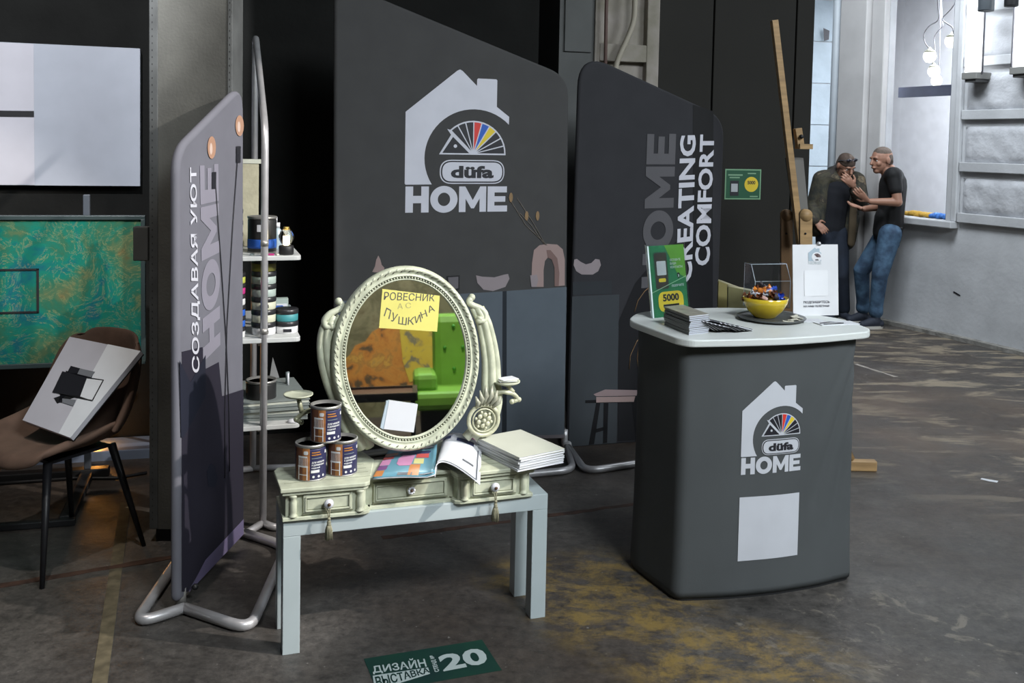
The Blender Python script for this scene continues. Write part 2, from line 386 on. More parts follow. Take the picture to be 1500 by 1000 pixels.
m.box((uA, -.12, 0), (uA+.035, -.06, 4.6)); m.box((uB-.085, -.12, 0), (uB, -.06, 4.6)); m.box((uA+.035, -.12, z2), (uB-.085, -.06, zb))
pc = tag(m.build('trim_2', COLM, loc=WF.p, rot=(0, 0, WF.a), bev=.006), kind='structure')
a = WF.uv(888, 20, .17); b = WF.uv(889, 100, .17)
MB().tube([(a[0], -.17, 4.6), (a[0], -.17, a[1]), (b[0], -.17, 1.0)], .012, 8).build('pipe', mat('brown_pipe', (.10, .06, .05), .6), pc)
k = [WF.uv(x, y, .18) for x, y in [(930, -40), (930, 0), (929, 30), (921, 52), (908, 80), (902, 96), (899, 120)]]
MB().tube(fillet([(u, -.18, z) for u, z in k], .08), .017, 10).build('hose', mat('ribbed_conduit', (.33, .30, .24), .6), pc)

# pillar standing left of the first banner
PL_ = Fr(-1.478, 4.01, 0.02); GRW = mat('grey_wallboard', (.115, .115, .105), .75, nz=.35, ns=2.2, bump=.15, bs=90, c2=(.07, .07, .065), spec=.12)
z0 = .06
t = empty('display_pillar', PL_.p, PL_.a, 'tall dark grey wallboard pillar behind the narrow left banner', 'pillar')
wP = .335
MB().box((.035, 0, z0), (wP-.02, .16, 3.4)).build('board', GRW, t)
for a, b in ((0, .035), (wP-.02, wP)): MB().box((a, -.004, z0), (b, .165, 3.4), bev=.003).build('edge_profile', mat('grey_edge', (.085, .09, .09), .6, nz=.3, ns=6), t)
MB().box((.02, .02, 0), (wP-.02, .15, z0)).build('plinth', BLACK, t)
m = MB()
for zz in [.1+.028*i for i in range(116)]:
    m.box((wP-.012, -.0048, zz), (wP-.0095, -.004, zz+.006)); m.box((.012, -.0048, zz), (.0145, -.004, zz+.006))
tag(m.build('perforation', BLACK, t), kind='stuff')
bp = PL_.uv(215, 365); MB().box((-.06, -.02, 1.18), (.0, .02, 1.32), bev=.004).build('bracket', GREYP, t)

# right-hand wall with window
WR = Fr(3.67, 9.68, -1.155)
WHW = mat('whitewashed_plaster', (.50, .51, .53), .8, nz=.12, ns=3, bump=.25, bs=25)
WHW2 = mat('whitewashed_masonry', (.52, .53, .56), .85, nz=.14, ns=5, bump=.7, bs=22)
WHR = mat('bright_room_plaster', (.80, .82, .86), .8)
def ru(x, y, off=0.): return WR.uv(x, y, off)
u1 = ru(1303, 60)[0]; u2 = ru(1403, 60)[0]; zs = ru(1360, 322)[1]; uc0 = ru(1243, 60)[0]; uc1 = ru(1284, 60)[0]; ub = ru(1412, 200)[0]
m = MB()
m.box((uc0-.02, 0, 0), (u1, .08, 4.8)); m.box((u1, 0, 0), (u2, .08, zs)); m.box((u2, 0, 0), (5.5, .08, 4.8)); m.box((u1, 0, 4.3), (u2, .08, 4.8))
wr = tag(m.build('wall_right', WHW, loc=WR.p, rot=(0, 0, WR.a)), kind='structure')
# pilaster left of the window
m = MB().box((uc0, -.12, 0), (uc1-.02, 0, 4.8)); m.box((uc1, -.07, 0), (u1, 0, 4.8))
m.build('pilaster', mat('warm_white_plaster', (.50, .49, .49), .8, nz=.08, ns=3, bump=.3, bs=8), wr, bev=.01)
m = MB().tube([(uc0-.075, -.09, .0), (uc0-.075, -.09, 4.8)], .045, 12); m.build('pipe', mat('pale_grey_pipe', (.40, .44, .48), .5), wr)
m = MB().tube([(uc0-.15, -.02, .0), (uc0-.15, -.02, 4.8)], .03, 10); m.build('pipe', mat('dark_grey_pipe', (.07, .075, .085), .5), wr)
FRM = mat('grey_window_frame', (.17, .18, .21), .5)
wn = tag(empty('window_1'), kind='structure'); wn.parent = wr
m = MB().box((u2-.07, .02, zs), (u2-.02, .12, 4.3)); m.build('window_frame', FRM, wn)
MB().box((u2-.02, -.03, zs), (u2+.04, .06, 4.3)).build('window_frame', WHW, wn)
MB().box((u1-.01, -.10, zs-.05), (u2+.10, .34, zs+.012), bev=.008).build('window_sill', WHW, wn)
zt0 = ru(1350, 142, -.3)[1]; zt1 = ru(1350, 127, -.3)[1]
MB().box((u1-.1, .24, zt0), (u2+.1, .30, zt1)).build('transom', mat('slate_beam', (.11, .12, .17), .5), wn)
MB().box((u1-.02, .20, zs), (u2, .206, 4.3)).build('window_pane', mat('window_glass', (1, 1, 1), .02, trans=1., ior=1.05, spec=.3), wn)
# bright room beyond the window
tag(MB().box((-3.5, 2.2, 0), (3.5, 2.3, 4.8)).build('wall_room_beyond', WHR, loc=WR.p, rot=(0, 0, WR.a)), kind='structure')
tag(MB().box((-.9, .36, 3.62), (3.5, 2.2, 3.75)).build('ceiling_room_beyond', mat('warm_ceiling', (.62, .60, .60), .8), loc=WR.p, rot=(0, 0, WR.a)), kind='structure')
tag(MB().box((-.5, .36, .0), (3.5, 2.2, .05)).build('floor_room_beyond', WHR, loc=WR.p, rot=(0, 0, WR.a)), kind='structure')
l = area('room_beyond_lamp', WR.world(.4, 1.2, 3.5), WR.world(.3, 2.2, 1.2), 1.4, 205, (.92, .95, 1))
# big rough painted blocks right of the window, with ledges
rr = random.Random(3)
def rough_block(u0, u1_, z0, z1, parent, d=.05, amp=.016):
    nx = max(3, int((u1_-u0)/.035)); nz_ = max(3, int((z1-z0)/.035)); v = []; f = []
    for j in range(nz_+1):
        for i in range(nx+1):
            u = u0+(u1_-u0)*i/nx; z = z0+(z1-z0)*j/nz_; ed = i in (0, nx) or j in (0, nz_)
            q = noise.noise(Vector((u*7, z*9, u0*3)))*amp+noise.noise(Vector((u*24, z*34, 5)))*amp*.8
            v.append((u, 0 if ed else -d-q, z))
    for j in range(nz_):
        for i in range(nx): a = j*(nx+1)+i; f.append((a, a+1, a+nx+2, a+nx+1))
    return obj('block', pyd('block', v, f, True), WHW2, parent)
zl = [ru(1415, y)[1] for y in (326, 251.4, 175.5, 99, 22)]+[0]
zl[5] = 2*zl[4]-zl[3]
for i in range(5):
    zc = zl[i]; zn = zl[i+1]-.03
    uu = ub+.02
    for j in range(2):
        wd = [1.25, 1.0, 1.1][(i+j) % 3]; rough_block(uu, uu+wd-.015, zc+.085, zn-.030, wr, .022, .011); uu += wd
    m = MB().box((ub, -.045, zc), (ub+2.35, -.0, zc+.085), bev=.006); m.build('ledge', WHW, wr)
MB().box((ub-.07, -.05, zl[0]), (ub-.01, 0, 4.8), bev=.01).build('jamb_strip', WHW, wr)
# chipped kerb along the floor
m = MB(); n_ = 60
pts = [(-1.2+i*.09, -.07-.05*abs(noise.noise(Vector((i*.35, 0, 0))))) for i in range(n_)]
m.slab(pts+[(pts[-1][0], .01), (pts[0][0], .01)], 0, .035); tag(m.build('baseboard_right', mat('crumbled_kerb', (.25, .24, .22), .9, nz=.3, ns=12, bump=.6, bs=40), loc=WR.p, rot=(0, 0, WR.a)), kind='structure')
# block wall seen between the dark wall and the pipes
WK = Fr(3.3, 11.6, .1)
kx0 = -1.4; kb = tag(MB().box((kx0, .05, 0), (.66, .3, 4.9)).build('wall_block', WHW, loc=WK.p, rot=(0, 0, WK.a)), kind='structure')
BLK = mat('bluish_painted_block', (.42, .50, .56), .7, nz=.1, ns=4, bump=.3, bs=20)
zj = [0, .49, .98, 1.47, 1.96, 2.45, 2.94, 3.43, 3.92]
zh = WK.uv(1205, 183)[1]; dz = abs(WK.uv(1205, 122)[1]-WK.uv(1205, 183)[1])
zz = zh-dz*int(zh/dz)-dz
while zz < 4.3:
    for uu, ue in ((-1.3, -.426), (-.42, .454), (.46, .66)):
        MB().box((uu+.003, .036, max(.0, zz)+.005), (ue, .06, zz+dz-.005), bev=.004).build('block', BLK, kb)
    zz += dz
pa = [WK.uv(x, y, .01) for x, y in ((1206, 41), (1215, 45), (1214, 58), (1207, 60))]
decal('chip', pa, mat('dark_chip', (.12, .12, .13), .9), kb, .012)
# painted floor marks
def strip(name, p, q, w0, m, label, hh=.0012, jag=0.):
    p = Vector(p); q = Vector(q); d = (q-p).normalized(); nn = Vector((-d.y, d.x, 0)); L = (q-p).length; k = max(2, int(L/.04)); l, r = [], []
    for i in range(k+1):
        c = p+d*(L*i/k); j = jag*noise.noise(c*14); j2 = jag*noise.noise(c*17+Vector((9, 9, 9)))
        a = c+nn*(w0/2+j); b = c-nn*(w0/2+j2); l.append((a.x, a.y)); r.append((b.x, b.y))
    return tag(MB().slab(l+r[::-1], .0002, hh).build(name, m), label, 'floor marking')
strip('floor_stripe', G(184, 735), G(143, 1020), .046, mat('worn_yellow_tape', (.125, .105, .066), .6, nz=.35, ns=20), 'faded beige stripe running across the floor in front of the brown chair')
strip('floor_stripe', G(0, 858), G(262, 815), .035, mat('rusty_line', (.060, .030, .020), .7, nz=.5, ns=16), 'rusty red line on the floor from left edge to narrow banner', .0026, jag=.012)
strip('floor_stripe', G(560, 788), G(932, 738), .030, mat('rusty_line', (.115, .055, .032), .7), 'rusty red line on the floor behind the white table', jag=.012)
strip('floor_stripe', G(1253, 533), G(1312, 552), .03, mat('pale_scratch', (.28, .25, .22), .8), 'short pale scratch line on the floor right of the counter', jag=.02)
strip('paper_scrap', G(1437, 701), G(1461, 706), .03, PAPER, 'small white paper scrap lying on the bare floor at right', jag=.02)['category'] = 'scrap'

# ================================================================ FABRIC BANNERS
def ctrl(fr, pts, r): return [(p.x, p.y) for p in fillet([(*fr.uv(x, y), 0) for x, y in pts], r, 9, True)]
def sheet(outline, th, steps=4):
    """cushion-edged fabric panel: outline in (u,z), thickness along y, front face at y=0"""
    n = len(outline); P = [Vector((u, z)) for u, z in outline]
    ar = sum(P[i].x*P[(i+1) % n].y-P[(i+1) % n].x*P[i].y for i in range(n)); sg = 1 if ar > 0 else -1
    N = []
    for i in range(n):
        d = P[(i+1) % n]-P[i-1]; d = d.normalized() if d.length else Vector((1, 0)); N.append(Vector((-d.y, d.x))*sg)
    v = []; f = []; rows = 2*steps+1; r = th/2
    for k in range(rows):
        a = -pi/2+pi*k/(rows-1); ins = r*(1-cos(a))*1.0
        for p, nn in zip(P, N): q = p+nn*ins; v.append((q.x, r+r*sin(a), q.y))
    for k in range(rows-1):
        for i in range(n): f.append((k*n+i, k*n+(i+1) % n, (k+1)*n+(i+1) % n, (k+1)*n+i))
    side = len(f); f.append(tuple(range(n))); f.append(tuple((rows-1)*n+i for i in range(n)))
    me = pyd('cover', v, f, True); me.polygons[side].use_smooth = False; me.polygons[side+1].use_smooth = False; return me
def feet(fr, loops, r, root, m=ALU):
    for lp in loops:
        pts = [fr.loc(p) for p in lp]
        MB().tube(fillet(pts, .09, 7), r, 12).build('foot_tube', m, root)
def gp(x, y, z=.018): return G(x, y, z)

# --- tall centre banner
FB = Fr(.329, 5.414, .44)
tB = empty('banner_stand', FB.p, FB.a, 'tallest grey fabric banner with white house logo behind the oval mirror', 'banner')
OB = ctrl(FB, [(490, 648), (829, 642), (834, 112), (490, -31)], [.05, .05, .12, .12])
obj('cover', sheet(OB, .032), FAB_B, tB)
q = lambda *p: [FB.uv(x, y) for x, y in p]
CAB = mat('cabinet_print', (.100, .118, .138), .75, nz=.05, bump=.06, bs=500, spec=.12); CABD = mat('cabinet_gap_print', (.012, .016, .022), .8)
decal('printed_cabinet', q((494, 646), (735, 642), (736, 426.5), (494, 441)), CAB, tB, .001)
decal('printed_cabinet', q((742, 642), (826, 636), (830, 420), (742, 426)), CAB, tB, .001)
decal('printed_gap', q((735, 642), (742, 642), (742, 426), (736, 426.5)), CABD, tB, .001)
decal('printed_floor', q((494, 648), (827, 641), (827, 636), (494, 646)), mat('skirting_print', (.16, .14, .15), .7), tB, .0015)
PK = mat('pink_print', (.30, .215, .20), .7); PK2 = mat('pink_shade_print', (.17, .105, .095), .7); LIL = mat('lilac_print', (.26, .22, .23), .7)
arch = q((778, 420), (779, 385), (782, 366), (790, 359), (802, 357), (816, 358), (824, 365), (827, 380), (827, 418), (812, 419), (812, 392), (808, 380), (802, 377), (798, 382), (796, 395), (796, 420))
decal('printed_vase', arch, PK, tB, .002)
decal('printed_vase_shade', q((812, 419), (812, 392), (808, 380), (802, 377), (800, 366), (806, 366), (816, 378), (819, 400), (818, 419)), PK2, tB, .003)
decal('printed_cup', q((776, 403), (786, 402), (788, 410), (785, 420), (778, 420)), LIL, tB, .0035)
decal('printed_bowl', q((697, 403), (706, 405), (724, 406), (738, 402), (744, 401), (746, 408), (740, 420), (722, 426), (708, 424), (699, 414)), LIL, tB, .002)
decal('printed_frame', q((654, 404), (673, 403), (673, 424), (656, 426)), BLACK, tB, .002); decal('printed_frame', q((656, 406), (671, 405), (671, 422), (658, 424)), mat('grey_print', (.12, .11, .12), .7), tB, .003)
decal('printed_candle_holder', q((545, 398), (549, 390), (551, 380), (554, 374), (557, 380), (559, 388), (563, 392), (560, 400)), PK, tB, .002)
for ln in ([(744, 288), (770, 330), (801, 359)], [(757, 290), (780, 325), (799, 359)], [(761, 312), (778, 330), (797, 358)]):
    p = q(*ln); MB().tube([(u, -.003, z) for u, z in p], .0016, 5).build('printed_stem', mat('straw_print', (.20, .17, .14), .8), tB)
for c in ((748, 289), (771, 316), (787, 316)):
    u, z = FB.uv(*c); decal('printed_seed_head', circ(u, z, .011, .026, 12), mat('seed_print', (.25, .16, .08), .8), tB, .004)
l0 = FB.uv(592, 311.5); l1 = FB.uv(743, 308); tp = FB.uv(667, 102)
home_logo(tB, l0[0], l0[1], l1[0]-l0[0], tp[1]-l0[1])
feet(FB, [[gp(830, 655), gp(840, 688), gp(786, 693), gp(520, 722), gp(500, 700), gp(486, 690)],
          [gp(830, 655), FB.world(.1, .24, .02), FB.world(-1.2, .24, .02), gp(486, 690)]], .019, tB)
uvr = FB.uv(830, 650)[0]
MB().tube([(uvr-.004, .016, .0), (uvr-.004, .016, .1)], .02, 12).build('pole_end', ALU, tB)

# --- right banner
FC = Fr(.36, 5.42, .30)
tC = empty('banner_stand', FC.p, FC.a, 'charcoal banner with vertical creating comfort lettering standing behind the counter', 'banner')
OC = ctrl(FC, [(830, 657), (1046, 640), (1062, 172), (849, 74)], [.05, .05, .12, .20])
obj('cover', sheet(OC, .032), FAB_C, tC)
q = lambda *p: [FC.uv(x, y) for x, y in p]
decal('printed_cabinet', q((833, 654), (903, 648), (907, 431), (838, 434)), mat('slate_print', (.050, .056, .062), .8, spec=.12), tC, .001)
decal('printed_drawer', q((839, 432), (896, 430), (896, 411), (839, 413)), mat('dark_slate_print', (.036, .04, .045), .8, spec=.12), tC, .001)
decal('printed_band', q((1015, 425), (1043, 423), (1045, 163), (1015, 153)), mat('black_band_print', (.022, .022, .023), .8, spec=.12), tC, .001)
decal('printed_shade', q((905, 646), (1044, 636), (1044, 340), (1000, 345), (955, 385), (930, 415), (906, 470)), mat('night_print', (.018, .018, .020), .85, spec=.12), tC, .0015)
decal('printed_floor', q((838, 660), (1044, 648), (1044, 642), (838, 654)), mat('plank_print', (.055, .035, .028), .8), tC, .002)
tor = q((841, 380), (845, 379), (850, 383), (858, 387), (866, 385), (872, 379), (878, 380), (880, 388), (876, 397), (868, 402), (852, 402), (844, 397), (840, 388))
decal('printed_vase', tor, LIL, tC, .002)
WOODP = mat('bentwood_print', (.28, .17, .085), .7)
for ln in ([(929, 456), (934, 440), (944, 426), (955, 417)], [(940, 490), (932, 500), (923, 520), (921, 540)], [(938, 492), (935, 505), (933, 525), (935, 543)]):
    MB().tube([(u, -.003, z) for u, z in [FC.uv(*p) for p in ln]], .006, 6, flat=.3).build('printed_hoop', WOODP, tC)
SB = mat('stool_print', (.012, .012, .013), .8, spec=.12)
for pl in ([(857, 586), (935, 582), (935, 589), (857, 590)], [(873, 590), (879, 590), (870, 650), (862, 651)], [(884, 590), (891, 590), (889, 648), (883, 649)], [(872, 628), (888, 624), (888, 629), (870, 634)], [(925, 589), (932, 589), (938, 644), (931, 645)]):
    decal('printed_stool', q(*pl), SB, tC, .0025)
decal('printed_book', q((869, 577), (886, 570), (934, 571), (932, 579), (873, 580)), mat('rose_print', (.26, .19, .19), .7), tC, .004)
decal('printed_book', q((873, 581), (930, 580), (928, 588), (873, 589)), PK, tC, .004)
GREYH = mat('muted_print', (.085, .082, .09), .7)
heavy_word(tC, q((982, 418), (990, 196), (948, 195), (939, 422)), GREYH, .003)
text('lettering', 'CREATING', q((1013, 412), (1019, 198), (996, 198), (989, 416)), PRINTW, tC, .0045, bold=.03, label='pale CREATING lettering')
text('lettering', 'COMFORT', q((1039, 388), (1046, 197), (1025, 197), (1017, 389)), PRINTW, tC, .0045, bold=.03, label='pale COMFORT lettering')
feet(FC, [[gp(833, 655), gp(858, 690), gp(930, 679), FC.world(.86, -.30, .018), gp(1048, 636)],
          [gp(833, 655), FC.world(.05, .22, .02), FC.world(.8, .22, .02), gp(1048, 636)]], .019, tC)

# --- narrow left banner
FA = Fr(-1.148, 3.391, 1.5)
tA = empty('banner_stand', FA.p, FA.a, 'narrow lilac grey banner seen edge-on with printed copper bulbs, left of the table', 'banner')
OA = ctrl(FA, [(262, 884), (357, 786), (357.5, 122), (261, 219)], [.03, .03, .13, .10])
obj('cover', sheet(OA, .034), FAB_A, tA)
q = lambda *p: [FA.uv(x, y) for x, y in p]
COP = mat('copper_print', (.42, .24, .16), .4); COPL = mat('copper_light_print', (.62, .47, .40), .4)
text('lettering', 'СОЗДАВАЯ УЮТ', q((293, 546), (288, 244), (277, 245), (280, 545)), PRINTW, tA, .003, bold=.016)
LILP = mat('pale_lilac_print', (.23, .22, .265), .7)
heavy_word(tA, q((322, 505), (319, 240), (292, 241), (297, 530)), LILP, .0015)
dk = mat('dusk_print_and_shadow', (.026, .024, .036), .75, spec=.12)  # dark print plus the shadow on the lower banner, both put into this colour
decal('armchair_print_and_shadow', q((266, 515), (296, 508), (301, 540), (320, 530), (325, 580), (356, 570), (356, 762), (300, 822), (275, 866), (266, 866)), dk, tA, .001)
decal('printed_floor', q((275, 868), (356, 782), (356, 760), (300, 820)), mat('violet_floor_print', (.13, .11, .20), .7), tA, .0022)
decal('printed_lamp', q((302, 690), (308, 678), (314, 682), (318, 700), (314, 714), (304, 712)), mat('deep_dusk_print_and_shadow', (.02, .022, .035), .8, spec=.12), tA, .0022)  # deeper print tone, also lowered to carry the shadow painted on the banner's lower part
decal('printed_sofa', q((262, 528), (278, 560), (300, 520), (300, 580), (268, 640), (264, 640)), mat('deep_dusk_print_and_shadow', (.02, .02, .03), .8, spec=.12), tA, .0026)
for (x, y), cord, (sx, sy) in (((309, 216), [(314, 266), (322, 380), (330, 500), (334, 600), (335, 690)], (312, 252)), ((350, 184), [(347, 226), (339, 340), (331, 480), (328, 600), (328, 700)], (348, 214))):
    u, z = FA.uv(x, y); w_ = abs(FA.uv(x+6, y)[0]-FA.uv(x-6, y)[0])/2
    decal('printed_bulb', circ(u, z, w_, .042, 20), COP, tA, .003); decal('printed_bulb_shine', circ(u-w_*.25, z-.005, w_*.35, .022, 12), COPL, tA, .004)
    a = FA.uv(sx-3, sy); b = FA.uv(sx+3, sy+24)
    decal('printed_socket', [(a[0], a[1]), (b[0], a[1]), (b[0], b[1]), (a[0], b[1])], INK, tA, .004)
    MB().tube([(*FA.uv(*p), 0) and (FA.uv(*p)[0], -.004, FA.uv(*p)[1]) for p in cord], .0022, 5).build('printed_cord', INK, tA)
feet(FA, [[gp(270, 890, .02), gp(366, 922, .02), gp(420, 800, .02), gp(358, 780, .02)], [gp(270, 890, .02), gp(196, 914, .02), FA.world(.62, .20, .02), gp(358, 780, .02)]], .019, tA)
u = FA.uv(271, 880)[0]; MB().tube([(u, .017, .0), (u, .017, .075)], .02, 12).build('pole_end', ALUD, tA)
MB().ball((FA.uv(278, 883)[0], -.02, .06), .012).build('clip_knob', BLACK, tA)

# ================================================================ SHELF STAND AND ITS GOODS
FS = Fr(-1.055, 4.2, radians(108))
tS = empty('shelf_stand', FS.p, FS.a, 'slim aluminium tube frame with sloping top and white shelves of paint tins', 'shelf')
uf = .74; zn = FS.uv(387, 190)[1]; zf = 2.09
MB().tube(fillet([(0, 0, .02), (0, 0, zn), (uf, 0, zf+.12), (uf, 0, .02)], [0, .09, .10, 0], 8), .0155, 12).build('frame_tube', ALU, tS)
feet(FS, [[FS.world(0, 0, .02), gp(405, 774), FS.world(.2, -.27, .02), FS.world(.7, -.27, .02), FS.world(uf, 0, .02)], [FS.world(0, 0, .02), gp(352, 786), FS.world(.15, .26, .02), FS.world(.7, .26, .02), FS.world(uf, 0, .02)]], .0155, tS)
for zz in (1.24, .86): MB().tube([(0, 0, zz-.012), (0, 0, zz+.012)], .0168, 12).build('joint_sleeve', ALUD, tS)
SHW = mat('white_shelf', (.50, .51, .50), .45)
SZ = [1.185, .83, .45]
for zz in SZ:
    m = MB(); pts = [(p.x, p.y) for p in fillet([(-.01, -.155, 0), (.71, -.155, 0), (.71, .17, 0), (-.01, .17, 0)], .03, 5, True)]
    m.slab(pts, zz-.02, zz); m.build('shelf', SHW, tS, bev=.003)
    MB().box((.06, -.02, zz-.045), (.65, .02, zz-.02)).build('shelf_bracket', SHW, tS)
LID = mat('black_lid', (.02, .02, .022), .35)
def tin(px, py, z, r, h, col, label, group='paint tins on the shelf stand', lid=True, name='paint_tin'):
    P = G(px, py, z); P.z = z
    t = empty(name, P, .3, label, 'tin', group)
    MB().lathe([(r*.97, 0), (r, .004), (r, h*.62), (r*.97, h*.66)], 22).build('body', col, t)
    if lid: MB().lathe([(r*1.02, h*.62), (r*1.03, h*.66), (r*1.03, h-.004), (r*.98, h)], 22).build('lid', LID, t)
    return t
def onstack(u, v, z): P = FS.world(u, v); P.z = z; return P
cols = {n: mat('label_'+n, c, .5) for n, c in dict(cream=(.55, .55, .42), teal=(.05, .25, .27), blue=(.02, .10, .45), white=(.62, .62, .62), magenta=(.45, .03, .18), olive=(.28, .25, .06), lime=(.42, .45, .08), grey=(.20, .24, .24), pale=(.35, .42, .38), orange=(.5, .2, .03)).items()}
def tins(u, v, z0, r, h, cl, where, pos):
    z = z0
    for i, cn in enumerate(cl):
        P = onstack(u, v, z); lv = ('bottom tin' if i == 0 else 'top tin' if i == len(cl)-1 else ('second', 'third', 'fourth', 'fifth', 'sixth', 'seventh')[i-1]+' tin from the bottom')
        t = empty('paint_tin', P, .3, f'{cn} banded tin, {lv} {where}', 'tin', pos)
        MB().lathe([(r*.97, 0), (r, .003), (r, h*.60), (r*.97, h*.62)], 22).build('body', cols[cn], t)
        MB().lathe([(r*1.02, h*.60), (r*1.03, h*.63), (r*1.03, h-.003), (r*.97, h)], 22).build('lid', LID, t)
        if i % 2 == 0:
            MB().box((-.018, -r-.0015, h*.18), (.018, -r*.93, h*.42)).build('label_patch', INK if cn in ('white', 'cream', 'teal') else PAPER, t)
        z += h
def uvs(px, z): # place along the shelf stand so that the stack stands at this column of the picture
    return None
tins(.10, -.005, SZ[1], .052, .056, ['white', 'cream', 'cream', 'pale', 'pale', 'olive'], 'in middle-shelf stack behind the pole', 'middle shelf stack behind the pole')
tins(.055, .125, SZ[1], .050, .047, ['white', 'blue', 'blue', 'white', 'magenta', 'lime'], 'in middle-shelf stack beside the banner', 'middle shelf stack beside the banner')
tins(.115, -.105, SZ[1], .050, .054, ['white', 'teal'], 'in the short right-hand stack', 'middle shelf short stack')
tins(.06, .135, SZ[0], .048, .050, ['white', 'white', 'white', 'white'], 'in top-shelf stack beside the banner', 'top shelf stack')
# big can, sample board, glue bottle, lamp on the top shelf
def can(name, P, r, h, label, bodym, rz=0., wrap=True, bands=()):
    t = empty(name, P, rz, label, 'can')
    MB().lathe([(r*.98, 0), (r, .003), (r, h-.012), (r*.985, h-.009)], 32).build('body', bodym, t)
    MB().lathe([(r*1.015, h-.006), (r*1.03, h-.002), (r*1.03, h+.004), (r*.95, h+.005), (r*.90, h-.006), (0.001, h-.006)], 32).build('lid', ALUD, t)
    MB().lathe([(r*1.0, -.001), (r*1.02, .001), (r*1.02, .005), (r*.99, .006)], 32).build('bottom_rim', ALUD, t)
    return t
CANB = mat('dark_can_label', (.020, .020, .020), .4)
P = onstack(.16, .0, SZ[0]); tc_ = can('paint_can', P, .062, .155, 'tall black paint can with blue strip on the upper shelf', CANB)
m = MB(); m.lathe([(.0628, .02), (.0632, .03), (.0632, .055), (.0628, .06)], 32); m.build('label_band', cols['blue'], tc_)
MB().box((-.006, -.0645, .095), (.014, -.060, .125)).build('label_patch', PAPER, tc_)
P = onstack(.16, .0, SZ[2]); tc_ = can('paint_can', P, .066, .16, 'tall black paint can on the lowest shelf under the tins', CANB)
m = MB(); m.lathe([(.0668, .02), (.0672, .03), (.0672, .045), (.0668, .05)], 32); m.build('label_band', cols['blue'], tc_)
P = onstack(.42, .075, SZ[0]); t = empty('sample_board', P, FS.a-pi/2, 'cream textured sample board standing upright on the upper shelf', 'board')
MB().box((-.075, -.012, 0), (.075, .012, .385), bev=.002).build('board', mat('cream_board', (.42, .39, .28), .8, nz=.1, ns=30, bump=.2), t)
MB().box((-.085, -.016, .385), (.085, .016, .405)).build('top_strip', PAPERC, t)
P = onstack(.05, .03, SZ[0]); t = empty('pump_bottle', onstack(.30, .13, SZ[0]+.0), 0, 'dark teal bottle beside the cream sample board', 'bottle')
MB().lathe([(.03, 0), (.032, .01), (.032, .24), (.014, .27), (.014, .31), (.001, .312)], 18).build('body', cols['teal'], t); MB().lathe([(.016, .29), (.016, .33), (.001, .332)], 14).build('cap', BLACK, t)
P = onstack(.045, -.095, SZ[0]); t = empty('bulb_lamp', P, 0, 'little glowing bulb lamp with black base on the upper shelf', 'lamp')
MB().lathe([(.030, 0), (.032, .003), (.032, .036), (.029, .04), (.001, .041)], 22).build('base', BLACK, t)
MB().lathe([(.010, .04), (.022, .048), (.032, .068), (.033, .082), (.026, .100), (.014, .112), (.001, .116)], 22).build('glass_bulb', mat('clear_glass', (1, .98, .9), .02, trans=1., ior=1.3), t)
MB().lathe([(.001, .045), (.011, .046), (.011, .08), (.001, .081)], 14).build('filament', mat('lamp_glow', (1, .86, .55), .4, em=6.), t)
MB().lathe([(.001, .1165), (.012, .112), (.015, .108), (.012, .121), (.001, .123)], 16).build('finial', mat('brass', (.6, .42, .12), .3, metal=.9), t)
CL = mat('clear_bottle', (.5, .6, .65), .15, trans=.4)
for k, (u, v, hh) in enumerate([(.27, -.075, .12), (.36, -.07, .14)]):
    t = empty('spray_bottle', onstack(u, v, SZ[0]), 0, ('shorter' if k == 0 else 'taller')+' pale plastic bottle standing behind the bulb lamp', 'bottle')
    MB().lathe([(.02, 0), (.021, .005), (.021, hh*.7), (.009, hh*.82), (.009, hh), (.001, hh)], 14).build('body', CL, t); MB().lathe([(.012, hh*.82), (.012, hh), (.001, hh+.001)], 12).build('cap', PAPER, t)
for k, (u, v, c) in enumerate([(.02, -.03, 'magenta'), (.015, .0, 'orange'), (.03, .05, 'grey'), (.02, -.055, 'cream')]):
    t = MB().box((-.012, -.006, 0), (.012, .006, .008), bev=.002).build('swatch', cols[c] if k != 3 else PAPERC, None, onstack(u, v, SZ[0]), (0, 0, k*.7))
    tag(t, f'tiny {c} swatch lying at the front of the upper shelf', 'swatch')
# boxes behind the short stack
for k, (u, v, w_, hh, c, lb) in enumerate([(.33, -.10, .06, .12, 'pale', 'pale carton behind the short stack of tins'), (.25, -.085, .035, .095, 'blue', 'small blue carton between tin stacks'), (.42, -.11, .08, .07, 'grey', 'grey carton at the rear of the middle shelf')]):
    t = empty('carton', onstack(u, v, SZ[1]), FS.a-pi/2, lb, 'box'); MB().box((-w_/2, -.02, 0), (w_/2, .02, hh), bev=.002).build('carton_body', cols[c], t); MB().box((-w_/2+.006, -.0215, hh*.5), (w_/2-.006, -.02, hh*.8)).build('label_patch', cols['orange'] if k == 1 else PAPER, t)
# trays and boxes on the lowest shelf
GRT = mat('grey_green_board', (.20, .225, .215), .6, nz=.05)
for i in range(4):
    t = empty('sample_folder', onstack(.27+.01*(i % 2), -.06+.006*i, SZ[2]+.021*i), FS.a-pi/2+.05*(i-1.5), ['lowest', 'second', 'third', 'topmost'][i]+' grey green folder in the stack on the lowest shelf', 'folder', 'folders on the lowest shelf')
    MB().box((-.15, -.21, 0), (.15, .21, .0035)).box((-.15, -.21, .0165), (.15, .21, .020)).box((-.15, .19, .0), (.15, .21, .018)).build('cover', GRT, t)
    MB().box((-.145, -.205, .004), (.145, .195, .016)).build('pages', PAPERC if i % 2 else GRT, t)
t = tag(MB().lathe([(.001, 0), (.022, .001), (.024, .006), (.015, .013), (.001, .016)], 16).build('white_puck', PAPER, None, onstack(-.005+.02, -.125, SZ[2])), 'small white domed puck on the front edge of the lowest shelf', 'puck')
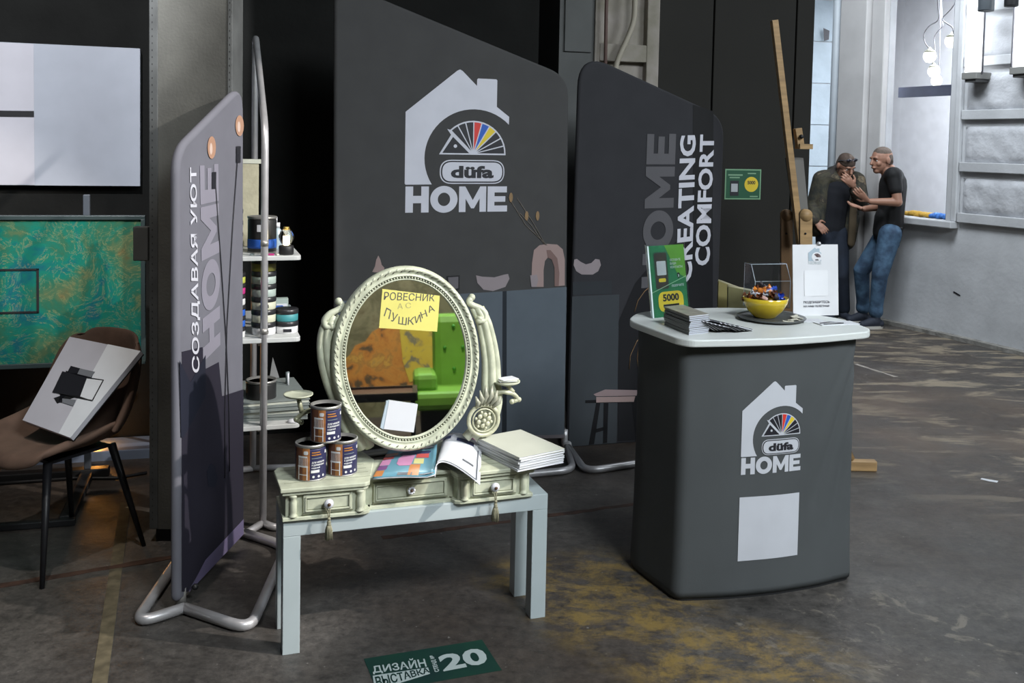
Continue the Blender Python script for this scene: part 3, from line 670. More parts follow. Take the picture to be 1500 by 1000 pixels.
t = tag(MB().prism([(-.02, 0), (.025, 0), (-.006, .10)], -.004, .004).build('paint_scraper', mat('grey_blade', (.25, .25, .25), .4), None, onstack(.48, -.08, SZ[2]+.09), (0, 0, .2)), 'small triangular grey scraper standing behind the folders', 'scraper')
for k in range(2):
    tag(MB().tube([(0, 0, 0), (0, 0, .055)], .009 if k == 0 else .005, 10).build('roller_sleeve', PAPER if k else cols['grey'], None, onstack(.38-.03*k, -.135-.0*k, SZ[2]+.084)), ('thick grey' if k == 0 else 'thin white')+' upright tube standing on the folders', 'tube')

# ================================================================ LEFT DISPLAY: WHITE PANEL, GREEN PICTURE, STAND
FW = Fr(-2.2, 5.26, .27)
q = lambda *p: [FW.uv(x, y) for x, y in p]
tW = empty('wall_panel', FW.p, FW.a, 'large white and pale grey display panel on the black wall at upper left', 'panel')
a = q((-160, 54), (205, 71), (205, 272.5), (-160, 270))
PG = mat('panel_pale_grey', (.37, .39, .44), .5); PGW = mat('panel_warm_white', (.47, .46, .50), .5)
MB().prism(a, .0, .04).build('board', PG, tW)
u50 = FW.uv(50, 160)[0]; b = q((-160, 54.5), (50, 64.5), (50, 270.8), (-160, 270))
decal('white_field', [b[0], (u50, b[1][1]), (u50, b[2][1]), b[3]], PGW, tW, .002)
decal('slot', q((-160, 160), (50, 162.5), (50, 171.5), (-160, 169)), BLACK, tW, .004)
FG = Fr(-2.0, 4.75, .27)
q = lambda *p: [FG.uv(x, y) for x, y in p]
GREEN = patchy('turquoise_marbling', [(.28, (.12, .085, .035)), (.38, (.07, .12, .06)), (.44, (.025, .11, .065)), (.54, (.008, .14, .10)), (.62, (.008, .09, .11)), (.70, (.03, .21, .14))], 4.2, .28)
# thin gold veins
nt = GREEN.node_tree; b = nt.nodes['Principled BSDF']; n = nt.nodes.new('ShaderNodeTexNoise'); n.inputs['Scale'].default_value = 7; n.inputs['Detail'].default_value = 12; n.inputs['Roughness'].default_value = .68; n.inputs['Distortion'].default_value = 2.2
tc = nt.nodes.new('ShaderNodeTexCoord'); nt.links.new(tc.outputs['Object'], n.inputs['Vector'])
r = nt.nodes.new('ShaderNodeValToRGB'); e = r.color_ramp.elements; e[0].position = .485; e[0].color = (0, 0, 0, 1); e[1].position = .515; e[1].color = (0, 0, 0, 1); x = e.new(.5); x.color = (.5, .5, .5, 1)
nt.links.new(n.outputs['Fac'], r.inputs[0]); mx = nt.nodes.new('ShaderNodeMix'); mx.data_type = 'RGBA'; nt.links.new(r.outputs[0], mx.inputs[0])
src = b.inputs['Base Color'].links[0].from_socket; nt.links.new(src, mx.inputs[6]); mx.inputs[7].default_value = (.30, .25, .10, 1); nt.links.new(mx.outputs[2], b.inputs['Base Color'])
tG = empty('marbled_picture', FG.p, FG.a, 'turquoise and gold marbled picture in a black frame, left of the grey pillar', 'picture')
o4 = q((-200, 325), (209, 321), (209, 526), (-200, 548)); x1 = o4[1][0]; x0 = -.95; zt = o4[1][1]; zb_ = o4[2][1]
MB().prism(rect(x0, zb_, x1, zt), .0, .03).build('picture', GREEN, tG)
m = MB(); fwid = .022
m.box((x0-fwid, -.012, zt-.002), (x1+.012, .035, zt+fwid-.004)); m.box((x0-fwid, -.012, zb_-fwid), (x1+.012, .035, zb_)); m.box((x1-.008, -.012, zb_), (x1+.012, .035, zt)); m.box((x0-fwid, -.012, zb_), (x0, .035, zt))
m.build('frame', mat('dark_frame', (.03, .045, .045), .4), tG, bev=.002)
k = q((-140, 395), (57, 393), (57, 458), (-140, 462)); z_1 = k[1][1]; z_0 = k[2][1]; xr = k[1][0]; xl = xr-.62
m = MB()
for a4 in (rect(xl, z_1-.009, xr, z_1), rect(xl, z_0, xr, z_0+.009), rect(xr-.011, z_0, xr, z_1), rect(xl, z_0, xl+.011, z_1)): m.prism(a4, -.004, -.0005)
m.build('inner_outline', BLACK, tG)
t = empty('display_stand', FG.world(FG.uv(124, 300)[0], .06), FG.a, 'dark floor stand with upright mast holding the marbled picture', 'stand')
zm = FG.uv(122, 285, -.06)[1]
MB().box((-.015, -.01, .04), (.015, .02, zm), bev=.003).build('mast', mat('grey_mast', (.06, .07, .085), .5), t)
MB().box((-.9, -.02, 0), (.10, .04, .04), bev=.005).build('foot_bar', BLACK, t); MB().box((-.03, -.62, 0), (.03, .0, .035), bev=.005).build('foot', BLACK, t); MB().box((-.92, -.62, 0), (-.86, .0, .035), bev=.005).build('foot', BLACK, t)
MB().box((-.9, -.655, 0), (.04, -.62, .03), bev=.005).build('front_bar', BLACK, t)
# low plinth with warm light beneath
FP = Fr(-2.2, 5.0, .27)
t = empty('low_plinth', FP.p, FP.a, 'low bluish grey plinth with a warm light underneath, below the picture', 'plinth')
z1_ = FP.uv(100, 664)[1]; z0_ = FP.uv(100, 684)[1]; ur = FP.uv(200, 670)[0]
MB().box((-.9, 0, z0_), (ur+.3, .24, z1_), bev=.004).build('plinth_top', mat('blue_grey_plinth', (.14, .17, .23), .6), t)
for uu in (-.5, FP.uv(152, 690)[0]): MB().box((uu, .14, 0), (uu+.04, .2, z0_)).build('leg', BLACK, t)
l = bpy.data.lights.new('plinth_glow', 'POINT'); l.energy = 2.4; l.color = (1, .42, .08); l.shadow_soft_size = .02
lo = bpy.data.objects.new('plinth_glow', l); COL.objects.link(lo); lo.location = FP.world(FP.uv(138, 690)[0], .10, .075)
t2 = MB().lathe([(.001, 0), (.022, .001), (.022, .012), (.001, .013)], 14).build('puck_light', mat('warm_led', (1, .5, .12), .4, em=14.), t, (FP.uv(138, 690)[0], .10, z0_-.014))
MB().tube([FP.loc(G(x, y, .01)) for x, y in ((-60, 712), (40, 705), (110, 700), (170, 700), (215, 692))], .008, 6).build('cable', BLACK, t)

# ================================================================ BROWN CHAIR WITH BOARD
CH = Vector((-1.805, 3.895, 0))
SUEDE = mat('brown_suede', (.135, .082, .058), .8, nz=.25, ns=9, bump=.1, bs=60)
tch = empty('shell_chair', CH, radians(150), 'brown suede bucket chair on thin black legs at the left edge', 'chair')
prof = [(.262, .425), (.262, .452), (.235, .472), (.12, .468), (0, .455), (-.12, .462), (-.20, .50), (-.245, .58), (-.275, .70), (-.292, .80), (-.298, .855), (-.310, .862)]
nu = 17; v = []; f = []
for i, (y, z) in enumerate(prof):
    s_ = i/(len(prof)-1); hw = .235 if i < 6 else .235-.0*s_; hw = [.19, .215, .235, .245, .25, .255, .26, .265, .26, .245, .205, .175][i]
    for j in range(nu):
        t_ = -1+2*j/(nu-1); e_ = abs(t_)**3
        if i <= 5: zz = z+e_*(.035+.10*max(0, (i-2)/4)); yy = y-.05*e_*(1 if i < 4 else 0)
        else: zz = z-e_*.03*(i-6)/5; yy = y+e_*(.17-.10*(i-6)/5)
        v.append((t_*hw, yy, zz))
for i in range(len(prof)-1):
    for j in range(nu-1): a = i*nu+j; f.append((a, a+1, a+nu+1, a+nu))
o = obj('shell', pyd('shell', v, f, True), SUEDE, tch)
md = o.modifiers.new('s', 'SOLIDIFY'); md.thickness = .035; md.offset = 0; md = o.modifiers.new('ss', 'SUBSURF'); md.levels = 1; md.render_levels = 2
LEGB = mat('black_powder_coat', (.010, .010, .012), .45)
for P in ((-1.72, 3.58), (-1.49, 3.98), (-1.89, 4.21), (-2.12, 3.81)):
    l_ = Matrix.Rotation(-radians(150), 3, 'Z') @ (Vector((*P, 0))-CH)
    MB().tube([(l_.x, l_.y, 0), (l_.x*.62, l_.y*.62, .435)], .012, 10, radii=[.009, .017]).build('leg', LEGB, tch)
m = MB()
m.box((-.15, -.13, .428), (.15, .14, .440)); m.build('under_frame', LEGB, tch)
BL, BR, TR_, TL_ = G(33, 615, .565), G(103, 641, .545), GY(206, 514, 3.90), GY(102, 493, 4.08)
ex = (BR-BL).normalized(); ey = ((TL_-BL)+(TR_-BR))/2; ey = (ey-ex*ey.dot(ex)).normalized(); nn = ex.cross(ey)
mw = Matrix((ex, ey, nn)).transposed().to_4x4(); mw.translation = BL
t = empty('display_board', (0, 0, 0), 0, 'white board with black frame artwork leaning on the brown chair', 'board'); t.matrix_world = mw
W_ = (BR-BL).length; H_ = ((TL_-BL).dot(ey)+(TR_-BR).dot(ey))/2
inv = mw.inverted()
def bd(px, py):
    d = ray(px, py); s_ = ((BL-O).dot(nn))/(d.dot(nn)); p = inv @ (O+d*s_); return (p.x, p.y)
q4 = [bd(33, 615), bd(103, 641), bd(206, 514), bd(102, 493)]
MB().slab(q4, -.02, 0).build('panel', mat('board_grey_white', (.56, .55, .60), .5), t)
MB().slab([bd(86, 634.5), bd(103, 641), bd(206, 514), bd(158, 504)], .0, .0008).build('white_field', mat('board_white', (.80, .82, .85), .5), t)
MB().slab([(a, b) for a, b in q4], -.026, -.02).build('backing', BLACK, t)
def pl(name, pts, m, h): MB().slab([bd(*p) for p in pts], h, h+.0006).build(name, m, t)
pl('artwork', [(79, 583), (88, 580), (97, 543), (125, 552), (152, 556), (136, 587), (110, 582), (84, 591)], BLACK, .001)
pl('artwork', [(86, 589), (104, 536), (138, 545), (134, 555), (98, 547), (91, 590)], BLACKG, .0016)
pl('artwork', [(77, 575), (92, 544), (128, 554), (118, 581), (88, 577)], INK, .0022)
pl('artwork', [(118, 581), (128, 554), (152, 557), (136, 587)], mat('board_white', (.6, .62, .64), .5), .0022)
for a, b in (((128, 554), (152, 557)), ((152, 557), (136, 587)), ((136, 587), (88, 577))):
    pa = bd(*a); pb = bd(*b); MB().tube([(pa[0], pa[1], .003), (pb[0], pb[1], .003)], .0022, 5).build('artwork_line', BLACK, t)
pl('artwork_grey', [(118, 540), (140, 545), (134, 553), (114, 548)], mat('board_mid_grey', (.2, .21, .23), .5), .0028)
pl('artwork_grey', [(92, 584), (112, 586), (108, 595), (92, 590)], mat('board_mid_grey', (.2, .21, .23), .5), .0028)

# ================================================================ WHITE TABLE
FT = Fr(-.722, 3.138, .33)
tT = empty('side_table', FT.p, FT.a, 'long low white lacquered table with square legs carrying the cream vanity', 'table')
TL, TD = .92, .235
MB().box((0, 0, .395), (TL, TD, .45), bev=.0015).build('table_top', WHITE, tT)
for x in (0, TL-.056):
    for y in (0, TD-.056): MB().box((x, y, 0), (x+.056, y+.056, .3945), bev=.0015).build('leg', WHITE, tT)

# ================================================================ VANITY WITH OVAL MIRROR
zT = .562
tV = empty('vanity_mirror', FT.world(0, 0, .45), FT.a, 'antique cream dressing table top with carved oval mirror and three small drawers', 'vanity')
def vz(z): return z-.45
XR = .855
def mir(pts): return [(XR-x, y) for x, y in pts][::-1]
wing = [(-.012, -.022), (.262, -.03), (.278, -.02), (.335, .20), (.30, .35), (.17, .35), (.11, .20), (.0, .20), (-.015, .17)]
m = MB(); ins = lambda P, k: [((x-sum(a for a, b in P)/len(P))*k+sum(a for a, b in P)/len(P), (y-sum(b for a, b in P)/len(P))*k+sum(b for a, b in P)/len(P)) for x, y in P]
for P in (wing, mir(wing)):
    m.slab(P, vz(zT-.014), vz(zT)); m.slab(ins(P, .965), vz(zT-.026), vz(zT-.014))
m.slab([(.26, .022), (XR-.26, .022), (XR-.26, .20), (.26, .20)], vz(zT-.016), vz(zT-.002))
m.build('vanity_top', CREAM, tV, bev=.003)
# dark seams of the planked top
for k, y in enumerate((.03, .075, .115, .16)):
    for P0, P1 in (((.005, y), (.29, y+.012)), ((XR-.29, y+.012), (XR-.005, y))): MB().box((P0[0], P0[1], vz(zT)-.001), (P1[0], P0[1]+.0016, vz(zT)+.0004)).build('plank_seam', DARKW, tV)
m = MB()
bodyL = [(.006, .0), (.255, -.008), (.268, .0), (.275, .035), (.275, .2), (.006, .19)]
for P in (bodyL, mir(bodyL)): m.slab(P, 0.010, vz(zT-.026))
m.slab([(.27, .035), (XR-.27, .035), (XR-.27, .19), (.27, .19)], .01, vz(zT-.016))
for P in ([(-.004, -.012), (.262, -.018), (.28, -.008), (.29, .02), (.29, .2), (-.004, .2)],): 
    m.slab(P, 0, .012); m.slab(mir(P), 0, .012)
m.slab([(.28, .015), (XR-.28, .015), (XR-.28, .2), (.28, .2)], 0, .012)
m.build('carcass', CREAM, tV, bev=.002)
def drawer(x0, x1, y, ztop, knobm, tassel):
    d = MB(); d.box((x0, y-.008, .020), (x1, y+.004, ztop)); 
    dr = d.build('drawer', CREAM, tV, bev=.002)
    e = MB()
    for a in ((x0+.006, .026, x1-.006, .031), (x0+.006, ztop-.011, x1-.006, ztop-.006), (x0+.006, .026, x0+.011, ztop-.006), (x1-.011, .026, x1-.006, ztop-.006)):
        e.box((a[0], y-.0125, a[1]), (a[2], y-.008, a[3]))
    e.build('moulding', CREAM, dr, bev=.001)
    e = MB()
    for a in ((x0+.011, .031, x1-.011, .0335), (x0+.011, ztop-.0135, x1-.011, ztop-.011), (x0+.011, .031, x0+.0135, ztop-.011), (x1-.0135, .031, x1-.011, ztop-.011), (x0-.003, .017, x1+.003, .0195), (x0-.003, ztop+.001, x1+.003, ztop+.003)): e.box((a[0], y-.0088, a[1]), (a[2], y-.004, a[3]))
    e.build('patina_line', DARKW, dr)
    xc = (x0+x1)/2; zc = (.020+ztop)/2+.002
    if tassel:
        kb = MB().lathe([(.001, 0), (.007, .001), (.006, .010), (.014, .014), (.0165, .020), (.013, .027), (.001, .029)], 18, T(xc, y-.008, zc, rx=pi/2)).build('knob', mat('porcelain', (.62, .62, .66), .2, coat=.5), dr)
        MB().lathe([(.001, 0), (.006, .001), (.005, .003), (.001, .004)], 12, T(xc, y-.0365, zc, rx=pi/2)).build('knob_flower', mat('brown_rosette', (.08, .04, .02), .4), dr)
        TS = mat('olive_tassel', (.27, .255, .17), .8, nz=.3, ns=60)
        tm = MB(); tm.tube([(xc-.006, y-.022, zc-.008), (xc-.003, y-.03, zc-.03), (xc-.001, y-.034, zc-.045)], .002, 6); tm.tube([(xc+.006, y-.022, zc-.008), (xc+.003, y-.03, zc-.03), (xc+.001, y-.034, zc-.045)], .002, 6)
        tm.ball((xc, y-.034, zc-.048), .006, 8); tm.lathe([(.004, 0), (.007, -.006), (.006, -.012), (.008, -.016)], 10, T(xc, y-.034, zc-.052))
        for k in range(26):
            a = 2*pi*k/26*3; r0 = .0055; r1 = .009+.003*random.random(); tm.tube([(xc+cos(a)*r0, y-.034+sin(a)*r0, zc-.066), (xc+cos(a)*r1, y-.034+sin(a)*r1, zc-.085), (xc+cos(a)*r1*1.1, y-.034+sin(a)*r1, zc-.112-.006*random.random())], .0016, 4)
        tm.build('tassel', TS, dr)
    else:
        kb = MB(); kb.lathe([(.001, 0), (.016, .001), (.015, .004), (.007, .006), (.007, .012), (.001, .013)], 18, T(xc, y-.008, zc, rx=pi/2)); kb = kb.build('knob', GOLDW, dr)
        e = MB()
        for k in range(8):
            a = k*pi/4; e.ball((xc+.0095*cos(a), y-.020, zc+.0095*sin(a)), (.0050, .005, .0050), 8)
        e.build('petal', mat('porcelain', (.6, .6, .66), .2), kb); MB().ball((xc, y-.024, zc), .0048, 8).build('knob_centre', mat('brown_rosette', (.08, .04, .02), .4), kb)
drawer(.062, .222, -.003, .082, 0, True)
drawer(.300, XR-.300, .031, .086, 0, False)
drawer(XR-.222, XR-.062, -.003, .082, 0, True)
for xx in (.030, .247, XR-.247, XR-.030):   # turned corner columns
    yy = -.004 if xx in (.030, XR-.030) else -.010
    MB().lathe([(.014, .012), (.015, .016), (.010, .02), (.0125, .03), (.012, .06), (.009, .072), (.0145, .078), (.0145, .085)], 14, T(xx, yy, 0)).build('corner_column', CREAM, tV)
# mirror uprights
FMi = Fr(*FT.world(0, .2)[:2], FT.a)
def mp(px, py, dy=0.): u, z = FMi.uv(px, py, dy); return Vector((u, .2-dy, z-.45))
for side in (0, 1):
    if side == 0: pts = [(530, 655), (515, 622), (502, 590), (489, 560), (480, 530), (477, 500), (480, 478), (490, 462)]
    else: pts = [(692, 640), (712, 618), (721, 590), (719, 560), (719, 530), (715, 500), (708, 470), (698, 450)]
    P = [mp(*p) for p in pts]; P = fillet(P, .03, 4); n = len(P)
    rad = [.034-.013*(i/(n-1)) for i in range(n)]
    m = MB()
    sx = -1 if side == 0 else 1
    for off, k in ((-.8, .55), (0, .62), (.8, .55)):
        m.tube([p+Vector((off*r, -.004 if off else -.010, 0)) for p, r in zip(P, rad)], 0, 8, radii=[r*k for r in rad])
    m.build('mirror_upright', CREAM, tV)
    m = MB()
    for off in (-.42, .42): m.tube([p+Vector((off*r, -.012, 0)) for p, r in zip(P, rad)], .0022, 5)
    m.build('gilded_groove', GOLDW, tV)
    # scroll finial on top
    c = (483, 466) if side == 0 else (702, 458); C0 = mp(*c)
    C0 = C0+Vector((-sx*.004, 0, 0)); sc = [C0+Vector((-sx*.026, 0, .058)), C0+Vector((-sx*.040, -.004, .042)), C0+Vector((-sx*.026, -.008, .030)), C0+Vector((sx*.006, -.01, .018)), C0+Vector((sx*.026, -.012, -.004)), C0+Vector((sx*.020, -.014, -.028)), C0+Vector((-sx*.001, -.016, -.026)), C0+Vector((sx*.003, -.016, -.010))]
    m = MB().tube(fillet(sc, .012, 4), 0, 8, radii=[.012]*len(fillet(sc, .012, 4))); m.ball(sc[0], .0135); m.ball(sc[-2], .013)
    m.tube(fillet([C0+Vector((-sx*.012, -.012, .026)), C0+Vector((sx*.010, -.018, .012)), C0+Vector((sx*.020, -.018, -.010))], .01, 4), .004, 6)
    m.build('scroll_finial', CREAM, tV)
    # pierced medallion with leaf spray
    c = (531, 622) if side == 0 else (704, 611); C0 = mp(*c)+Vector((0, -.036 if side else .015, 0))
    m = MB(); R_ = .056
    m.tube([C0+Vector((R_*cos(a), 0, R_*sin(a))) for a in [2*pi*k/28 for k in range(28)]], .008, 8, closed=True)
    m.tube([C0+Vector((.042*cos(a), -.004, .042*sin(a))) for a in [2*pi*k/24 for k in range(24)]], .003, 6, closed=True)
    for k in range(6):
        a = k*pi/3+.3; m.ball(C0+Vector((.02*cos(a), -.004, .02*sin(a))), (.0095, .005, .0095), 8); m.ball(C0+Vector((.030*cos(a+.5), -.002, .030*sin(a+.5))), (.006, .004, .006), 6)
    m.ball(C0+Vector((0, -.008, 0)), .008, 8)
    m.build('pierced_medallion', mat('cream_gilt', (.50, .50, .36), .4, metal=.1, nz=.25, ns=40), tV)
    m = MB()
    for k in range(6):
        a = radians(90+(-sx)*(-30+k*13)); L0 = .056; L1 = .135-.035*abs(k-2.5)/3
        p0 = C0+Vector((L0*cos(a), -.004, L0*sin(a))); p1 = C0+Vector((L1*cos(a)*.85+sx*.01, -.012, L1*sin(a)))
        mid = (p0+p1)/2+Vector((sx*.006, -.006, 0)); m.tube([p0, mid, p1], 0, 6, radii=[.006, .0105, .002])
    m.build('acanthus_leaf', mat('grey_gilt_leaf', (.36, .36, .28), .4, metal=.15, nz=.3, ns=50), tV)
    # candle arm with dish
    if side == 0: dish = mp(437, 579, .02); arm = [mp(492, 606, .01), mp(472, 600, .02), mp(455, 600, .03), mp(442, 606, .03), mp(434, 614, .03), mp(441, 618, .03)]
    else: dish = mp(742, 560, .02); arm = [mp(716, 590, .01), mp(722, 578, .02), mp(735, 573, .03), mp(752, 576, .03), mp(760, 585, .03), mp(750, 588, .03)]
    m = MB().tube(fillet(arm, .012, 4), .0085, 8); m.ball(arm[-1], .010); m.ball(arm[-2], .010)
    m.tube([arm[3]+Vector((0, 0, .004)), dish+Vector((0, 0, -.006))], .008, 8)
    m.build('candle_arm', GOLDW if side == 0 else mat('cream_gilt', (.5, .5, .36), .4), tV)
    MB().lathe([(.001, -.012), (.016, -.011), (.020, -.006), (.044, -.002), (.050, .003), (.050, .007), (.045, .004), (.001, .002)], 26, T(*dish)).build('candle_dish', CREAM, tV)
    if side: DISH = FT.world(dish.x, dish.y, dish.z+.45)
for k in range(3):
    t = MB().box((-.034, -.024, 0), (.034, .024, .0028), bev=.0008).build('business_card', PAPER if k != 1 else PAPERC, None, (DISH.x+.002*k, DISH.y, DISH.z+.0072+.0032*k), (0, 0, .35+.12*k))
    tag(t, ['bottom', 'middle', 'top'][k]+' card of the little pile on the right candle dish', 'card', 'cards on the candle dish')
# oval frame
A_, B_ = .263, .324; TH = .07; TI = radians(4)
MM = T(.440, .165, .925-.45) @ Matrix.Rotation(-TI, 4, 'X') @ Matrix.Rotation(-TH, 4, 'Y')

def ring(prof, seg=96, arc=None):
    """profile = [(fraction inwards in metres, height towards viewer)] swept round the oval"""
    v = []; f = []; n = len(prof)
    for k in range(seg):
        a = 2*pi*k/seg; x, z = A_*cos(a), B_*sin(a); nx, nz_ = cos(a)/A_, sin(a)/B_; L = hypot(nx, nz_); nx /= L; nz_ /= L
        for d, h in prof: v.append((x-nx*d, -h, z-nz_*d))
    for k in range(seg):
        for j in range(n): a = k*n+j; b = k*n+(j+1) % n; c = ((k+1) % seg)*n; f.append((a, b, c+(j+1) % n, c+j))
    return v, f
m = MB(); m.add(*ring([(0, -.018), (-.003, .0), (.001, .012), (.006, .018), (.011, .019), (.017, .014), (.022, .010), (.027, .010), (.031, .013), (.033, .013), (.0345, .006), (.0415, .006), (.043, .010), (.047, .008), (.049, -.002), (.045, -.018)]), sm=True)
frame = m.build('mirror_frame', CREAM, tV); frame.matrix_local = MM
m = MB()
def at_ring(a, d): 
    x, z = A_*cos(a), B_*sin(a); nx, nz_ = cos(a)/A_, sin(a)/B_; L = hypot(nx, nz_); return x-nx/L*d, z-nz_/L*d
per = [0]; N0 = 720
for k in range(N0):
    a, b = at_ring(2*pi*k/N0, .036), at_ring(2*pi*(k+1)/N0, .036); per.append(per[-1]+hypot(a[0]-b[0], a[1]-b[1]))
def even(n):
    out = []; j = 0
    for i in range(n):
        s_ = per[-1]*i/n
        while per[j+1] < s_: j += 1
        out.append(2*pi*(j+(s_-per[j])/(per[j+1]-per[j]))/N0)
    return out
for a in even(150): x, z = at_ring(a, .0380); m.ball((x, -.0085, z), .0036, 6)
o = m.build('bead_moulding', CREAM, frame); tag(o, kind='stuff')
m = MB(); g = MB()
for i, a in enumerate(even(62)):
    x, z = at_ring(a, .0095); x2, z2 = at_ring(a+.05, .0145); x1_, z1__ = at_ring(a-.03, .006)
    m.tube([(x1_, -.016, z1__), (x, -.0175, z), (x2, -.0145, z2)], 0, 6, radii=[.002, .0046, .0015])
    x3, z3 = at_ring(a+.040, .0115); x4, z4 = at_ring(a+.070, .0185); g.tube([(x3, -.0165, z3), (x4, -.0125, z4)], 0, 5, radii=[.0034, .0022])
tag(m.build('leaf_moulding', CREAM, frame), kind='stuff'); tag(g.build('patina_fleck', mat('grey_patina', (.13, .13, .10), .6), frame), kind='stuff')
m = MB(); m.add(*ring([(.0344, .0064), (.0418, .0064), (.0418, .005), (.0344, .005)])); m.build('patina_line', mat('grey_patina', (.2, .2, .16), .6), frame)
gl = [(x, z) for x, z in [at_ring(2*pi*k/72, .045) for k in range(72)]]
MB().prism(gl, .0, .004).build('mirror_glass', MIRROR, frame)
MB().prism([at_ring(2*pi*k/72, .004) for k in range(72)], .012, .018).build('back_board', DARKW, frame)
MW = Matrix.Translation(tV.location) @ Matrix.Rotation(FT.a, 4, 'Z') @ MM; MWi = MW.inverted()
def mg(px, py, h=0.):
    o_ = MWi @ O; d = MWi.to_3x3() @ ray(px, py); s_ = (-h-o_.y)/d.y; p = o_+d*s_; return (p.x, p.z)
NOTE = mat('yellow_sticky_paper', (.66, .60, .16), .6)
t = empty('sticky_note', (0, 0, 0), 0, 'yellow handwritten note stuck on the oval mirror glass', 'note'); t.matrix_world = MW
MB().prism([mg(555, 480), mg(640, 485.5), mg(644, 433), mg(560, 423)], -.003, -.0015).build('note_paper', NOTE, t)
PENC = mat('pencil', (.09, .085, .08), .6)
text('handwriting', 'РОВЕСНИК', [mg(562, 439), mg(636, 441), mg(637, 431), mg(563, 427)], PENC, t, .0032, bold=.0)
for ch, a, b, c, d in zip('ПУШКИНА', ((562, 462), (571, 469), (583, 474), (597, 475), (609, 473), (618, 466), (628, 458)), ((570, 467), (580, 473), (595, 476), (606, 475), (617, 471), (626, 463), (637, 455)), ((573, 454), (583, 460), (596, 465), (607, 464), (615, 460), (623, 453), (634, 446)), ((566, 450), (575, 457), (584, 463), (598, 464), (607, 463), (615, 457), (625, 449))):
    text('handwriting', ch, [mg(*a), mg(*b), mg(*c), mg(*d)], PENC, t, .0032, bold=.0)
for ch, x, y in (('А', 582, 444), ('С', 594, 443)): text('handwriting', ch, [mg(x, y+8), mg(x+8, y+8), mg(x+8, y), mg(x, y)], mat('faint_pencil', (.42, .38, .16), .6), t, .0032, bold=.0)
t = empty('white_card', (0, 0, 0), 0, 'small blank white card propped at the bottom of the mirror', 'card'); t.matrix_world = MW
MB().prism([mg(562, 628, .005), mg(606, 633, .005), mg(612, 592, .005), mg(570, 586, .005)], -.0065, -.005).build('card_face', PAPER, t)
MB().prism([mg(557, 626, .003), mg(562, 629, .003), mg(571, 586, .003), mg(566, 587, .003)], -.005, -.002).build('card_side', mat('pale_blue_card', (.42, .50, .56), .6), t)

# paint cans on the vanity
NAVY = mat('navy_label', (.025, .025, .075), .45); ORL = mat('wood_orange_label', (.36, .15, .05), .5, nz=.25, ns=6, stretch=(1, 1, 8)); BRL = mat('brown_label', (.14, .055, .03), .5)
def vcan(px, py, z, label, rz):
    P = G(px, py, z); P.z = z; r = .0505; h = .116
    t = can('wood_paint_can', P, r, h, label, NAVY, rz)
    t['group'] = 'pyramid of wood paint cans'
    def fn(u, zz, hh): a = u/r; return ((r+hh)*sin(a), -(r+hh)*cos(a), zz)
    decal('label_wood', rect(-.072, .004, -.016, .110), ORL, t, .0004, fn, cut=.006)
    decal('label_brown', rect(-.072, .004, -.040, .110), BRL, t, .0008, fn, cut=.006)
    W2 = mat('white_can_print', (.66, .66, .66), .5)
    decal('printed_chair', rect(-.058, .048, -.022, .053), W2, t, .0016, fn, cut=.006); decal('printed_chair', rect(-.056, .080, -.024, .085), W2, t, .0016, fn, cut=.006)
    for k in range(7): decal('printed_chair', rect(-.055+k*.005, .053, -.0538+k*.005, .081), W2, t, .0016, fn)
    for x in (-.056, -.026): decal('printed_chair', rect(x, .006, x+.003, .048), W2, t, .0016, fn)
    decal('printed_chair', rect(-.054, .022, -.026, .024), W2, t, .0016, fn, cut=.006)
    decal('printed_badge', rrect(-.036, .090, -.022, .102, .004), W2, t, .0016, fn)
    for k, (s_, zz) in enumerate((('ДЛЯ МЕБЕЛИ', .060), ('И ДЕРЕВЯННЫХ', .051), ('ИЗДЕЛИЙ', .042))): text('lettering', s_, [(-.010, zz), (.036 if k < 2 else .018, zz), (.036 if k < 2 else .018, zz+.0065), (-.010, zz+.0065)], W2, t, .0012, fn, bold=.03)
    decal('printed_box', rect(-.012, .029, .016, .038), W2, t, .0010, fn, cut=.006)
    for k, zz in enumerate((.095, .087)): decal('printed_line', rect(-.010, zz, .018+.004*k, zz+.003), cols['orange'], t, .0010, fn, cut=.006)
    decal('printed_line', rect(-.010, .076, .026, .078), cols['grey'], t, .0010, fn, cut=.006)
    for k in range(3): decal('printed_icon', circ(-.004+k*.018, .016, .004, n=10), W2, t, .0010, fn)
    decal('printed_patch', rect(.040, .088, .048, .098), W2, t, .0010, fn)
    return t
c1 = vcan(455, 698, zT, 'dark blue can of wood paint at the lower left of the can pyramid', .46)
c2 = vcan(501, 691, zT, 'dark blue can of wood paint at the lower right of the can pyramid', .50)
P = (c1.location+c2.location)/2; c3 = vcan(455, 690, zT, 'dark blue can of wood paint on top of the two others', .50); c3.location = (P.x-.004, P.y, zT+.1215)
# open magazine
MGZ = empty('open_magazine', (0, 0, 0), 0, 'open colourful magazine lying across the vanity with its right page hanging over', 'magazine')
def grid(fn, nu, nv, name, m, parent, th=.0):
    v = [fn(i/nu, j/nv) for i in range(nu+1) for j in range(nv+1)]; f = []
    for i in range(nu):
        for j in range(nv): a = i*(nv+1)+j; f.append((a, a+1, a+nv+2, a+nv+1))
    o = obj(name, pyd(name, v, f, True), m, parent)
    if th: md = o.modifiers.new('s', 'SOLIDIFY'); md.thickness = th; md.offset = 0
    return o
f0, f1, b0, b1 = G(546, 700, zT+.006), G(637, 699, zT+.008), G(569, 660, zT+.004), G(640, 655, zT+.012)
def lp(i, j):
    p = (f0*(1-i)+f1*i)*(1-j)+(b0*(1-i)+b1*i)*j; p = p.copy(); p.z += .010*sin(pi*i)*.5+(.012*max(0, i-.85)/.15); return p
grid(lp, 14, 6, 'left_page', mat('magazine_blue', (.13, .30, .38), .35), MGZ, .003)
